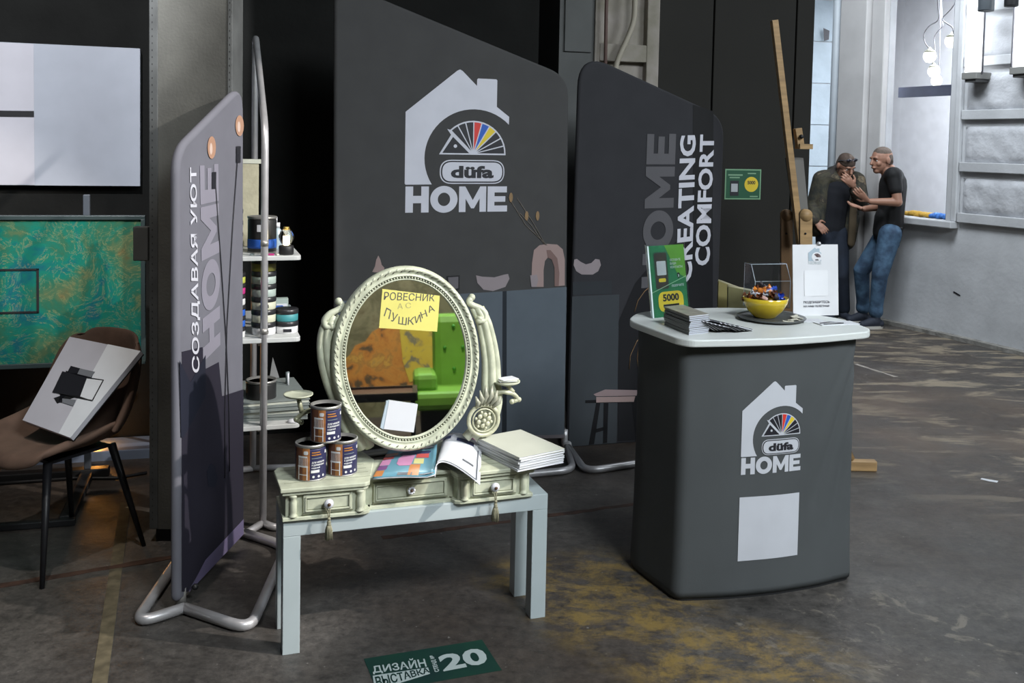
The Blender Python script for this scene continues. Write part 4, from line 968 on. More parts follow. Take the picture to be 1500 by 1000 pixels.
grid(lambda i, j: lp(i, j)+Vector((0, 0, -.0035)), 8, 3, 'page_block', PAPER, MGZ, .004)
def onp(i, j, h=.0022): p = lp(i, j); p.z += h; return p
def patch(i0, j0, i1, j1, m, h=.0022, pts=None):
    pts = pts or [(i0, j0), (i1, j0), (i1, j1), (i0, j1)]; v = [onp(a, b, h) for a, b in pts]; n = len(v)
    obj('printed_shape', pyd('p', v, [tuple(range(n))]), m, MGZ)
mc = {k: mat('mag_'+k, c, .4) for k, c in dict(orange=(.52, .20, .06), pink=(.55, .25, .42), red=(.50, .09, .08), navy=(.03, .04, .10), yellow=(.58, .55, .24), grey=(.12, .13, .15), purple=(.20, .08, .22), peach=(.55, .33, .25)).items()}
for a in ((0.0, .02, .14, .22, 'orange'), (0, .24, .16, .38, 'purple'), (0, .40, .17, .60, 'pink'), (.0, .62, .2, .72, 'red'), (0, .74, .25, .84, 'peach'), (.38, .02, .62, .12, 'grey'), (.55, .02, .73, .38, 'orange'), (.60, .40, .78, .58, 'yellow'), (.75, .02, .98, .06, 'grey'), (.62, .60, .86, .78, 'red')): patch(a[0], a[1], a[2], a[3], mc[a[4]])
patch(0, 0, 0, 0, mc['pink'], .0026, [(.30, .42), (.36, .34), (.56, .34), (.60, .70), (.36, .72), (.30, .6)])
patch(0, 0, 0, 0, mc['navy'], .0024, [(.28, .76), (.34, .70), (.84, .74), (.90, .80), (.84, .86), (.34, .84)])
patch(0, 0, 0, 0, mc['grey'], .0024, [(.45, .90), (.62, .86), (.95, .92), (.90, .99), (.5, .99)])
# right page: rises from the spine, arches and hangs over the front edge
S0, S1 = G(637, 699, zT+.008), G(648, 650, zT+.012)
M0, M1 = G(651, 677, zT+.035), G(664, 634, zT+.045)
E0, E1 = GY(703, 710, G(695, 700, zT).y-.035), G(706, 645, zT+.016)
def rp(i, j):
    def bz(a, b, c): return a*(1-i)**2+(b*2-(a+c)*.5)*2*i*(1-i)+c*i*i
    return bz(S0, M0, E0)*(1-j)+bz(S1, M1, E1)*j
grid(rp, 16, 8, 'right_page', PAPER, MGZ, .002)
def rpatch(i0, j0, i1, j1, m):
    v = []; 
    n_ = 6
    for k in range(n_+1): v.append(rp(i0+(i1-i0)*k/n_, j0))
    for k in range(n_+1): v.append(rp(i1+(i0-i1)*k/n_, j1))
    nrm = Vector((-.1, -.6, .8)); v = [p+nrm*.003 for p in v]
    f = [(k, k+1, 2*n_-k, 2*n_+1-k) for k in range(n_)]
    obj('printed_shape', pyd('p', v, f), m, MGZ)
rpatch(.20, .80, .48, .90, mc['navy']); rpatch(.62, .74, .90, .84, mc['navy']); rpatch(.74, .92, .99, .99, mat('highlighter_pink', (.7, .25, .45), .5)); rpatch(.78, .26, .92, .30, mc['grey']); rpatch(.25, .03, .97, .045, mc['grey']); rpatch(.955, .03, .97, .70, mc['grey'])
# catalogue stack
base = [G(706, 660, zT), G(742, 690, zT), G(812, 675, zT), G(774, 655, zT)]
cc = sum(base, Vector())/4; exx = (base[2]-base[1]).normalized(); ang = atan2(exx.y, exx.x)
for k in range(6):
    z = zT+.001+.0085*k
    t = empty('catalogue', (cc.x+.004*(random.random()-.5)+.006, cc.y+.006*(random.random()-.5)+.006, z), ang+.06*(random.random()-.5), ['thick catalogue at the very bottom of the stack on the vanity', 'second catalogue from the bottom of the stack on the vanity', 'third catalogue from the bottom of the stack on the vanity', 'fourth catalogue from the bottom of the stack on the vanity', 'catalogue just under the top one on the vanity', 'cream covered catalogue on top of the stack at the vanity right end'][k], 'catalogue', 'catalogue stack on the vanity')
    cm = PAPERC if k == 5 else mat('grey_cover', (.30, .31, .31), .5) if k % 2 else PAPER
    MB().box((-.098, -.135, 0), (.098, .135, .0012)).box((-.098, -.135, .0068), (.098, .135, .008)).box((-.098, .134, 0), (.098, .1355, .008)).build('cover', cm, t)
    MB().box((-.0965, -.1335, .0012), (.0965, .1335, .0068)).build('pages', PAPER, t)

# ================================================================ PROMOTION COUNTER
FK = Fr(.64, 3.58, .294)
tK = empty('promo_counter', FK.p, FK.a, 'grey fabric covered promotion counter with white top and house logo', 'counter')
def cross(k=1., dy=0.):
    pts = [(-.045, .33, 0), (.0, .0, 0), (.19, -.033, 0), (.38, -.045, 0), (.57, -.033, 0), (.752, .0, 0), (.79, .22, 0), (.62, .46, 0), (.35, .53, 0), (.06, .48, 0)]
    return [(p.x, p.y) for p in fillet(pts, [.08, .032, .05, .06, .05, .03, .08, .1, .1, .08], 5, True)]
prof_k = [(.0, 1.010), (.02, 1.022), (.10, 1.012), (.25, 1.002), (.5, .995), (.8, .995), (.955, 1.0)]
cs = cross(); cs = [c_ for i_, c_ in enumerate(cs) if True]
cs2 = []
for i_ in range(len(cs)):
    a_, b_ = cs[i_], cs[(i_+1) % len(cs)]; k_ = max(1, int(hypot(a_[0]-b_[0], a_[1]-b_[1])/.012)); cs2 += [(a_[0]+(b_[0]-a_[0])*q_/k_, a_[1]+(b_[1]-a_[1])*q_/k_) for q_ in range(k_)]
cs = cs2; cxm, cym = .375, .22; n = len(cs); v = []; f = []
NZ = 40
def kprof(z):
    for (a, b), (c, d) in zip(prof_k, prof_k[1:]):
        if z <= c: return b+(d-b)*(z-a)/(c-a)
    return 1.
for i in range(NZ+1):
    z = .012+.948*i/NZ; s_ = kprof(z)
    for u, w_ in cs:
        x = cxm+(u-cxm)*s_; y = cym+(w_-cym)*s_
        if w_ < .1 and u > .55:   # soft diagonal creases falling from the right front corner
            for top, slope, amp in ((.775, .36, .013), (.80, .22, .010), (.735, .55, .006)):
                uc = top-slope*(.95-z)
                y += amp*math.exp(-((u-uc)/.016)**2)*min(1, max(0, (z-.1)/.3))
        v.append((x, y, z))
for i in range(NZ):
    for k in range(n): f.append((i*n+k, i*n+(k+1) % n, (i+1)*n+(k+1) % n, (i+1)*n+k))
f.append(tuple(range(n))); obj('fabric_cover', pyd('cover', v, f, True), FAB_K, tK)
MB().slab([(cxm+(u-cxm)*1.0, cym+(w_-cym)*1.0) for u, w_ in cs], 0, .012).build('base_plate', BLACK, tK)
tp = [(-.062, .37, 0), (-.030, -.01, 0), (.0, -.055, 0), (.19, -.078, 0), (.38, -.088, 0), (.57, -.072, 0), (.775, -.035, 0), (.815, .02, 0), (.84, .24, 0), (.66, .52, 0), (.42, .585, 0), (.06, .545, 0)]
tpf = [(p.x, p.y) for p in fillet(tp, [.06, .03, .05, .05, .06, .05, .035, .03, .08, .1, .1, .1], 5, True)]
ZC = .992
MB().slab(tpf, ZC-.028, ZC).build('counter_top', mat('counter_white', (.62, .64, .62), .4), tK, bev=.005)
FRONT = sorted([c_ for c_ in cs if c_[1] < .06])
def fsurf(u):
    for (a_, b_), (c_, d_) in zip(FRONT, FRONT[1:]):
        if a_ <= u <= c_ and c_ > a_: return b_+(d_-b_)*(u-a_)/(c_-a_)
    return 0.
def kfn(u, z, h): s_ = kprof(z); return (cxm+(u-cxm)*s_, cym+(fsurf(u)-cym)*s_-h, z)
def kuv(px, py):
    u, z = FK.uv(px, py, .04); return u, z
l0 = kuv(1085, 696); l1 = kuv(1173, 689); tp_ = kuv(1130, 559)
KW = mat('counter_print_white', (.52, .53, .57), .6)
home_logo(tK, l0[0], l0[1], l1[0]-l0[0], tp_[1]-(l0[1]+l1[1])/2, kfn, .02, KW, .0012)
a = kuv(1081, 822); b = kuv(1167, 812); c = kuv(1171, 721); d = kuv(1084, 729)
decal('white_square', [a, b, c, d], KW, tK, .0012, kfn, cut=.02)

# --- things on the counter
def onk(px, py, h=0.): P = G(px, py, ZC+h); P.z = ZC+h; return P
# green sign in acrylic holder
BLs = onk(957, 466); BRs = onk(1031, 457); e_ = BRs-BLs; ang = atan2(e_.y, e_.x)
t = empty('sign_holder', BLs, 0, 'green leaflet with yellow 5000 bubble in a clear acrylic stand', 'sign', rot=(radians(-9), 0, ang)); t.rotation_euler = (radians(-9), 0, ang)
Ws, Hs = .205, .292
GS = mat('leaflet_green', (.02, .17, .07), .4); GS2 = mat('leaflet_lime', (.12, .33, .04), .4); AC = mat('clear_acrylic', (.93, .97, .97), .05, trans=1., ior=1.2)
MB().box((0, 0, 0), (Ws, .003, Hs)).build('leaflet', GS, t)
m = MB().box((-.005, -.004, -.001), (Ws+.003, -.0025, Hs+.006)).box((-.008, -.004, 0), (-.003, .006, Hs+.006)); m.build('acrylic_sleeve', AC, t)
MB().box((-.006, -.0045, 0), (.001, .004, Hs)).build('holder_edge', mat('pale_edge', (.6, .68, .68), .3), t)
MB().box((-.005, .003, 0), (Ws+.003, .10, .003)).build('holder_foot', AC, t)
decal('lime_corner', [(Ws*.45, Hs), (Ws, Hs), (Ws, Hs*.52), (Ws*.75, Hs*.60)], GS2, t, .0005)
decal('printed_phone', rrect(.030, .115, .100, .262, .01), mat('phone_print', (.05, .035, .03), .4), t, .001); decal('printed_phone_frame', rrect(.026, .111, .104, .266, .012), mat('phone_rim_print', (.02, .11, .06), .4), t, .0004)
decal('white_patch', rrect(.040, .170, .092, .228, .005), PAPER, t, .0018); decal('yellow_button', rrect(.046, .142, .086, .157, .007), YEL, t, .0018)
lp_ = mat('leaflet_line', (.35, .5, .35), .5); decal('printed_line', [(.0, .099), (Ws, .158), (Ws, .161), (0, .102)], lp_, t, .0014)
for k, (s_, x, w_) in enumerate((('ОСТАВЬТЕ', .118, .062), ('ВАШИ', .118, .034), ('КОНТАКТЫ', .118, .070))): text('lettering', s_, [(x, .225-k*.015), (x+w_, .225-k*.015), (x+w_, .235-k*.015), (x, .235-k*.015)], PRINTW, t, .001, bold=.03)
text('lettering', 'ПОЛУЧИТЕ', [(.118, .118), (.188, .120), (.188, .130), (.118, .128)], PRINTW, t, .001, bold=.03)
decal('printed_badge', [(.152, .172), (.160, .177), (.168, .172), (.168, .160), (.160, .151), (.152, .160)], INK, t, .002); text('lettering', '»', [(.156, .158), (.164, .158), (.164, .168), (.156, .168)], PAPER, t, .003, bold=.03)
decal('yellow_bubble', rrect(.035, .020, .178, .102, .035, 8), YEL, t, .0015); text('lettering', '5000', [(.060, .062), (.152, .062), (.152, .092), (.060, .092)], INK, t, .0025, bold=.04)
decal('printed_line', rect(.06, .040, .15, .050), INK, t, .0025)
# brochure stack
GB = mat('brochure_grey', (.17, .175, .165), .45, nz=.1, ns=20); GBT = mat('brochure_cover', (.30, .28, .22), .35, nz=.35, ns=30)
sF = onk(1010, 491); sR = onk(1041, 487); sL = onk(969, 474); e_ = (sR-sF); ang = atan2(e_.y, e_.x); el = (sL-sF); LW = .100; LL = .21
for k in range(11):
    j = (random.random()-.5)*.006
    t = empty('brochure', Vector((sF.x+j, sF.y+(random.random()-.5)*.004, ZC+.0066*k)), ang+(random.random()-.5)*.04, ('glossy grey brochure on top of the tall stack beside the green sign' if k == 10 else 'lowest grey brochure in the tall stack beside the green sign' if k == 0 else ('second', 'third', 'fourth', 'fifth', 'sixth', 'seventh', 'eighth', 'ninth', 'tenth')[k-1]+' grey brochure from the bottom of the tall stack by the green sign'), 'brochure', 'grey brochures in the tall stack')
    Ld = atan2(el.y, el.x)-ang; p0 = Vector((0, 0, 0)); p1 = Vector((LW, 0, 0)); p3 = Vector((cos(Ld)*LL, sin(Ld)*LL, 0)); p2 = p1+p3
    qd = [(p.x, p.y) for p in (p0, p1, p2, p3)]
    MB().slab(qd, .0006, .0052).build('pages', mat('bluish_pages', (.55, .57, .64), .6), t)
    qo = ins(qd, 1.01); MB().slab(qo, .0052, .0060).slab(qo, 0, .0006).slab([qo[0], qo[3], (qo[3][0]+.001, qo[3][1]+.001), (qo[0][0]+.001, qo[0][1]+.001)], 0, .006).build('cover', GBT if k == 10 else GB, t)
# fanned black leaflets
for k in range(12):
    px = 1046+k*5.2 if k < 7 else 1078+(k-7)*6.0; py = 486-.2*(k % 7)
    P = onk(px, py); 
    t = empty('leaflet', P, ang+.12*(k % 7)-.1, 'black folded leaflet with white inside, '+('first next to the stack' if k == 0 else 'last at the tray' if k == 11 else ('second', 'third', 'fourth', 'fifth', 'sixth', 'seventh', 'eighth', 'ninth', 'tenth', 'eleventh')[k-1]+' in the fan'), 'leaflet', 'fanned black leaflets on the counter')
    t.rotation_euler = (0, radians(30-2.4*(k % 7)-6*(k > 6)), ang+.04*(k % 7)); t.location.z = ZC+.003
    MB().box((-.100, 0, 0), (.0, .15, .0024)).box((-.10, 0, .0050), (0, .15, .0072)).build('cover', INK, t); MB().box((-.099, -.001, .0024), (.0, .149, .0050)).build('inside', PAPER, t)
    t.location.z = ZC+.001; t.location += Vector((.0, 0, 0))
# tray, bowl, sweets
P = onk(1130, 468); tr = empty('tray', P, .1, 'round dark grey tray under the yellow bowl', 'tray')
MB().lathe([(.001, 0), (.11, 0), (.13, .007), (.138, .013), (.136, .015), (.125, .010), (.108, .005), (.001, .005)], 44).build('tray_body', mat('tray_grey', (.10, .105, .105), .3, metal=.3), tr)
for k in range(26):
    a = random.uniform(-1.2, .35); r_ = random.uniform(.085, .118); 
    tag(MB().box((-.010, -.006, 0), (.010, .006, .003), bev=.001).build('wood_chip', mat('pale_token', (.52, .50, .42), .6), None, (P.x+cos(a)*r_, P.y+sin(a)*r_, P.z+.0065+.0025*(k % 3)), (random.uniform(-.2, .2), random.uniform(-.2, .2), a*3)), 'pale wooden token scattered on the grey tray', 'token', 'tokens on the tray')
Pb = P+Vector((-.022, .022, .006)); tb = empty('bowl', Pb, 0, 'glossy yellow bowl full of wrapped sweets', 'bowl')
MB().lathe([(.001, 0), (.040, .0), (.046, .004), (.072, .030), (.088, .060), (.0925, .082), (.0895, .083), (.084, .060), (.068, .032), (.042, .010), (.001, .008)], 44).build('bowl_body', mat('yellow_glaze', (.62, .44, .03), .18, coat=.6), tb)
SW = [mat('wrap_orange', (.60, .20, .03), .3), mat('wrap_brown', (.13, .045, .02), .3), mat('wrap_blue', (.04, .10, .50), .3), mat('wrap_clear', (.5, .52, .58), .25), mat('wrap_pink', (.55, .35, .30), .3), mat('wrap_dark', (.03, .025, .03), .3)]
swn = ['orange', 'brown', 'blue', 'silvery', 'pinkish', 'dark']
rs = random.Random(5)
for k in range(36):
    a = rs.uniform(0, 2*pi); r_ = rs.uniform(0, .070); zc = .066+.042*(1-(r_/.078)**2)*rs.uniform(.6, 1.25); ci = 2 if (cos(a)*r_ > .01 and rs.random() < .5) else rs.choice([0, 1, 1, 4, 5, 1, 3])
    t = empty('sweet', Pb+Vector((cos(a)*r_, sin(a)*r_, zc)), 0, f'sweet in {swn[ci]} wrapper heaped in the yellow bowl', 'sweet', f'{swn[ci]} wrapped sweets in the bowl'); t.rotation_euler = (rs.uniform(-.6, .6), rs.uniform(-.6, .6), rs.uniform(0, 3))
    t.scale = (1.35, 1.35, 1.35); MB().box((-.013, -.008, -.006), (.013, .008, .006), bev=.004).build('candy', SW[ci], t)
    m = MB()
    for s_ in (-1, 1):
        v = [(s_*.012, 0, 0)]+[(s_*.025, .010*cos(q_), .010*sin(q_)*(.4+.6*(i_ % 2))) for i_, q_ in enumerate([2*pi*j/8 for j in range(8)])]
        m.add(v, [(0, i_, i_ % 8+1) for i_ in range(1, 9)])
    m.build('wrapper_twist', SW[ci], t)
# clear box behind the bowl
Pq = onk(1131, 452); t = empty('acrylic_box', Pq, .25, 'clear acrylic box with sloping lid behind the yellow bowl', 'box')
w_, d_, hA, hB = .085, .10, .12, .19
m = MB(); 
for a in (((-w_, -.0, 0), (w_, .002, hA)), ((-w_, d_, 0), (w_, d_+.002, hB)), ((-w_, 0, 0), (w_, d_, .002))): m.box(*a)
for s_ in (-1, 1): m.add([(s_*w_, 0, 0), (s_*w_, d_, 0), (s_*w_, d_, hB), (s_*w_, .04, hB), (s_*w_, 0, hA), (s_*(w_-.002), 0, 0), (s_*(w_-.002), d_, 0), (s_*(w_-.002), d_, hB), (s_*(w_-.002), .04, hB), (s_*(w_-.002), 0, hA)], [(0, 1, 2, 3, 4), (9, 8, 7, 6, 5)]+[(i_, (i_+1) % 5, (i_+1) % 5+5, i_+5) for i_ in range(5)])
m.build('acrylic_shell', mat('clear_acrylic_box', (.92, .95, 1), .03, trans=1., ior=1.3, spec=.6), t)
m = MB().tube([(-w_, 0, hA), (w_, 0, hA)], .0016, 6).tube([(-w_, .04, hB), (w_, .04, hB)], .0016, 6)
for s_ in (-1, 1): m.tube([(s_*w_, 0, 0), (s_*w_, 0, hA), (s_*w_, .04, hB), (s_*w_, d_, hB)], .0014, 6)
m.build('polished_edge', mat('acrylic_edge', (.5, .56, .62), .2), t)
# white sign
BLw = onk(1162, 463); BRw = onk(1241, 461); e_ = BRw-BLw; ang = atan2(e_.y, e_.x); Ww, Hw = .212, .298
t = empty('white_sign', BLw, ang, 'upright white sign with pale blue house logo on the counter right end', 'sign'); t.rotation_euler = (radians(-5), 0, ang)
MB().box((0, 0, 0), (Ww, .004, Hw)).build('board', mat('sign_white', (.68, .68, .70), .45), t)
MB().box((.02, .004, 0), (Ww-.02, .07, .003)).build('foot', AC, t); MB().lathe([(.001, 0), (.012, .001), (.007, .012), (.001, .014)], 10, T(Ww*.58, .002, Hw-.002)).build('clip', mat('clip_silver', (.6, .6, .62), .3, metal=.7), t)
PB = mat('pale_blue_print', (.36, .44, .50), .5); X0, Z0 = .072, .215
def sp_(x, y): return (X0+(x-346)/476*.060, Z0+(977-y)/655*.070)
decal('logo_house', [sp_(*p) for p in [(346, 522), (587, 322), (667, 392), (667, 357), (762, 357), (762, 485), (822, 530), (822, 850), (346, 850)]], PB, t, .001)
decal('logo_disc', [sp_(*p) for p in circ(655, 690, 190, n=24)], mat('sign_white', (.68, .68, .7), .45), t, .0018)
for i in range(9): decal('logo_fan_blade', [sp_(*p) for p in ((655, 700), (655+150*cos(radians(15*i+1)), 700-150*sin(radians(15*i+1))), (655+150*cos(radians(15*i+13)), 700-150*sin(radians(15*i+13))))], mat('dim_brown_print', (.10, .06, .06), .5), t, .0026)
text('logo_word', 'düfa', [sp_(*p) for p in ((590, 830), (720, 830), (720, 770), (590, 770))], INK, t, .0026, bold=.03)
heavy_word(t, [sp_(*p) for p in ((350, 977), (820, 977), (820, 870), (350, 870))], mat('faint_print', (.52, .55, .57), .5), .001)
decal('white_patch', rrect(.052, .082, .162, .190, .006), mat('patch_white', (.74, .74, .76), .5), t, .001)
text('lettering', 'ПОДПИШИТЕСЬ', [(.048, .050), (.170, .050), (.170, .062), (.048, .062)], mat('grey_ink', (.07, .07, .09), .5), t, .001, bold=.02)
text('lettering', 'НА НАШ ТЕЛЕГРАМ!', [(.048, .036), (.168, .036), (.168, .044), (.048, .044)], mat('grey_ink', (.07, .07, .09), .5), t, .001, bold=.02)
for k, (a, b, lb) in enumerate([((1188, 470), (.05, .03), 'small white paper slip lying under the white sign'), ((1225, 474), (.085, .035), 'flat white tag lying at the counter right end')]):
    P = onk(*a); t = empty('paper_slip' if k == 0 else 'flat_tag', P, .25, lb, 'paper'); MB().box((-b[0]/1, -b[1], 0), (b[0]/1, b[1], .004), bev=.001).build('slip', PAPER, t)
    if k: MB().tube([(-.08, -.01, .006), (-.03, .0, .008), (.02, -.02, .006), (-.075, -.03, .006)], .0016, 6).build('string', INK, t)

# ================================================================ EASEL, OLIVE BOARDS, POSTER, FLOOR STICKER
WOOD = mat('pine_wood', (.38, .24, .11), .5, nz=.25, ns=5, stretch=(1, 1, 8)); WOODD = mat('dark_pine', (.20, .115, .055), .5, nz=.25, ns=5)
eb = G(1285, 691); yb = 5.25
t = empty('studio_easel', (eb.x-.30, yb, 0), 0, 'tall wooden studio easel leaning back behind the counter', 'easel'); L_ = lambda P: Vector(P)-t.location
for yy in (eb.y, eb.y+.55): MB().box((eb.x-.62-t.location.x, yy-t.location.y, .0), (eb.x-t.location.x, yy-t.location.y+.045, .055), bev=.006).build('foot_beam', WOOD, t)
for yy in (eb.y, eb.y+.55):
    MB().tube([L_((eb.x-.13, yy+.022, .055)), L_((eb.x-.33, yy+.022, .45))], .02, 4).build('brace', WOOD, t)
m = MB()
def bar(m, a, b, w1, w2): # rectangular bar from a to b
    a = Vector(a); b = Vector(b); d = (b-a).normalized(); s1 = d.cross(Vector((0, 1, 0))).normalized()*w1/2; s2 = Vector((0, 1, 0))*w2/2
    m.add([a+s1+s2, a+s1-s2, a-s1-s2, a-s1+s2, b+s1+s2, b+s1-s2, b-s1-s2, b-s1+s2], [(0, 1, 2, 3), (7, 6, 5, 4), (0, 4, 5, 1), (1, 5, 6, 2), (2, 6, 7, 3), (3, 7, 4, 0)])
    return m
YE = 5.45
bar(m, L_(GY(1174, 372, YE)), L_(GY(1134, 30, YE)), .032, .05); bar(m, L_(GY(1196, 560, YE)), L_(GY(1174, 372, YE)), .032, .05); m.build('mast', WOOD, t)
for px, yy in ((1152, YE+.16), (1180, YE-.16)):
    a = GY(px, 315, yy); b_ = GY(px+4, 520, yy); m = bar(MB(), L_((b_.x, b_.y, .05)), L_(a), .065, .03); m.tube([L_(a)+Vector((0, -.0165, 0)), L_(a)+Vector((0, .0165, 0))], .0335, 18); m.build('upright', WOOD if yy < YE else WOODD, t)
    MB().tube([L_((GY(px, 342, yy-.02))), L_((GY(px, 342, yy+.02)))], .006, 8).build('bolt', BLACK, t)
a = GY(1168, 188, YE); c = GY(1172, 215, YE); bar(MB(), L_(c), L_(a), .035, .055).build('clamp_block', WOOD, t)
m = MB(); m.box(tuple(L_(GY(1168, 218, YE))+Vector((0, -.05, 0))), tuple(L_(GY(1187, 211, YE))+Vector((0, .05, 0)))); m.build('clamp_tray', WOOD, t)
MB().tube([L_(GY(1174, 200, YE-.05)), L_(GY(1174, 200, YE+.05))], .012, 10).build('knob', BLACK, t)
m = MB(); m.box(tuple(L_(Vector((GY(1160, 300, YE).x, YE-.2, .55)))), tuple(L_(Vector((GY(1200, 300, YE).x, YE+.2, .60))))); m.build('canvas_tray', WOODD, t)
t2 = empty('canvas', (0, 0, 0), 0, 'canvas seen edge-on standing on the wooden easel', 'canvas')
m = MB(); P4 = [GY(1165, 231, YE+.10), GY(1176, 231, YE-.12), GY(1185, 325, YE-.12), GY(1172, 325, YE+.10)]
pp = [GY(1153, 231, YE+.11), GY(1173, 231, YE+.11), GY(1184, 350, YE+.11), GY(1170, 350, YE+.11)]
d_ = Vector((0, .05, 0)); v = [p-d_ for p in pp]+[p+d_ for p in pp]
m.add(v, [(0, 1, 2, 3), (7, 6, 5, 4), (0, 4, 5, 1), (1, 5, 6, 2), (2, 6, 7, 3), (3, 7, 4, 0)]); m.build('stretched_canvas', mat('canvas_grey', (.17, .165, .155), .8), t2)
tag(t2, kind='thing')
for k, (pt, lb, mm) in enumerate([([(1052, 411), (1098, 428), (1110, 470), (1052, 470)], 'front olive board leaning behind the counter', (.20, .17, .06)), ([(1066, 419), (1102, 426), (1112, 470), (1070, 470)], 'rear pale edged olive board leaning behind the counter', (.13, .12, .05))]):
    Yk = 4.75-.12*k; t = empty('olive_board', GY(1080, 470, Yk), 0, lb, 'board', 'olive boards behind the counter'); t.location.z = 0
    P = [GY(x, y, Yk)-t.location for x, y in pt]; P[2].z = .03; P[3].z = .03
    MB().prism([(p.x, p.z) for p in P], -.012, .012).build('board_face', mat('olive_%d' % k, mm, .6), t)
    MB().tube([P[0], P[1]], .008, 6).build('board_edge', mat('pale_olive', (.34, .31, .20), .6), t)
q = lambda *p: [WF.uv(x, y, .03) for x, y in p]
t = empty('wall_leaflet', WF.world(0, -.031), WF.a, 'small green leaflet with yellow disc taped to the dark wall', 'poster')
a = q((1061, 292.5), (1114, 291.5), (1115, 248), (1063, 248.5)); u0, zz0 = a[0]; u1_, zz1 = a[2]; zz0 = (a[0][1]+a[1][1])/2; W3 = u1_-u0; H3 = zz1-zz0
MB().box((u0, -.001, zz0), (u1_, .001, zz1)).build('paper', mat('leaflet_pale_green', (.20, .38, .22), .5), t)
decal('green_field', rect(u0+.008, zz0+.008, u1_-.008, zz1-.008), mat('leaflet_dark_green', (.012, .085, .04), .5), t, .0015)
decal('yellow_disc', circ(u0+W3*.73, zz0+H3*.50, H3*.25), YEL, t, .0025); text('lettering', '5000', [(u0+W3*.62, zz0+H3*.50), (u0+W3*.84, zz0+H3*.50), (u0+W3*.84, zz0+H3*.62), (u0+W3*.62, zz0+H3*.62)], INK, t, .0035, bold=.03)
decal('printed_phone', rect(u0+W3*.14, zz0+H3*.12, u0+W3*.38, zz0+H3*.62), INK, t, .0025); decal('white_patch', rect(u0+W3*.17, zz0+H3*.25, u0+W3*.35, zz0+H3*.52), mat('dim_white', (.4, .42, .44), .5), t, .0035)
for a in ((.08, .78, .48, .83), (.12, .70, .4, .74), (.62, .84, .85, .88), (.7, .08, .92, .12)): decal('printed_line', rect(u0+W3*a[0], zz0+H3*a[1], u0+W3*a[2], zz0+H3*a[3]), mat('dim_green_print', (.2, .35, .22), .5), t, .0025)
# floor sticker
c0, c1, c2 = G(533, 965), G(706, 937), G(733, 982); ex = (c1-c0).normalized(); Wf = (c1-c0).length; ey = Vector((-ex.y, ex.x, 0)); Hf = abs((c2-c1).dot(ey))
o3 = c0-ey*Hf; t = empty('floor_sticker', (o3.x, o3.y, .0), atan2(ex.y, ex.x), 'dark green number 20 sticker on the floor in front of the table', 'sticker')
def ffn(u, z, h): return (u, z, h)
FGN = mat('sticker_green', (.004, .040, .020), .6, nz=.5, ns=3, c2=(.003, .022, .022))
decal('sticker_sheet', rect(0, -.0, Wf, Hf), FGN, t, .0006, ffn)
SWt = mat('sticker_white', (.40, .46, .45), .5)
def fq(*p): return [((G(x, y)-o3).dot(ex), (G(x, y)-o3).dot(ey)) for x, y in p]
text('lettering', '20', fq((650, 984), (718, 971), (706, 948), (640, 961)), SWt, t, .0014, ffn, bold=.035)
text('lettering', 'ДИЗАЙН', fq((547, 988), (626, 979), (621, 962), (543, 974)), SWt, t, .0014, ffn, bold=.018)
decal('sticker_bar', fq((549, 1012), (630, 987), (627, 978), (546, 990)), SWt, t, .0012, ffn)
text('lettering', 'ВЫСТАВКА', fq((553, 1008), (630, 985.5), (627, 978.5), (549, 992)), FGN, t, .0024, ffn, bold=.018)
text('lettering', 'СТЕНД №', fq((645, 983), (636, 960), (629, 961), (637, 985)), SWt, t, .0014, ffn, bold=.02)

# ================================================================ LAMPS AT THE RIGHT WALL, PENDANTS BEHIND THE WINDOW
TUBE = mat('lamp_white', (.93, .97, 1), .4, em=3.2)
for k, (x0_, x1_, yb_) in enumerate(((1418, 1436, 106), (1488, 1510, 98))):
    off = .14; a = WR.uv(x0_, 60, off); b = WR.uv(x1_, 60, off); z0_ = WR.uv((x0_+x1_)/2, yb_, off)[1]; xm = (a[0]+b[0])/2; hw = (b[0]-a[0])/2
    t = empty('wall_lamp', WR.world(xm, -off+.0, z0_), WR.a, ['bright white vertical lamp on the whitewashed wall next to the window', 'bright white vertical lamp at the right picture edge'][k], 'lamp')
    MB().box((-hw, -.03, .0), (hw, .03, 2.2), bev=.008).build('light_panel', TUBE, t)
    MB().box((-hw-.01, -.05, -.06), (hw+.02, .13, -.0), bev=.006).build('bracket', mat('lamp_bracket', (.20, .20, .19), .6), t); MB().box((-hw+.01, -.03, -.085), (hw, .13, -.06), bev=.004).build('bracket_plate', mat('dark_bracket', (.10, .10, .10), .6), t)
    MB().tube([(hw+.035 if k == 0 else -hw-.03, 0, -.02), (hw+.035 if k == 0 else -hw-.03, 0, 2.2)], .008, 8).build('rod', mat('rod_grey', (.22, .22, .25), .4), t)
for k, (x0_, x1_, y_) in enumerate(((1434, 1455, 18), (1472, 1491, 11))):
    off = .32; a = WR.uv(x0_, 10, off); b = WR.uv(x1_, 10, off); z0_ = WR.uv(x0_, y_, off)[1]
    t = empty('spotlight', WR.world((a[0]+b[0])/2, -off, z0_), WR.a, ['dark cylinder spotlight hanging beside the left wall lamp', 'black cylinder spotlight hanging near the right picture edge'][k], 'spotlight')
    r_ = (b[0]-a[0])/2*.9; MB().lathe([(r_*.8, .01), (r_*.95, 0), (r_, .01), (r_, .3), (r_*.8, .32)], 22).build('housing', mat('spot_grey', (.06, .07, .08), .4) if k == 0 else BLACK, t); MB().tube([(0, 0, .3), (0, 0, 1.6)], .012, 8).build('stem', BLACK, t)
GLOW = mat('pendant_glow', (1, .97, .86), .3, em=2.2); CORD = mat('pendant_cord', (.22, .22, .24), .5)
Pj = [((1362, 82), .45), ((1394, 60), .45), ((1368, 104), .7), ((1372, 118), .9)]
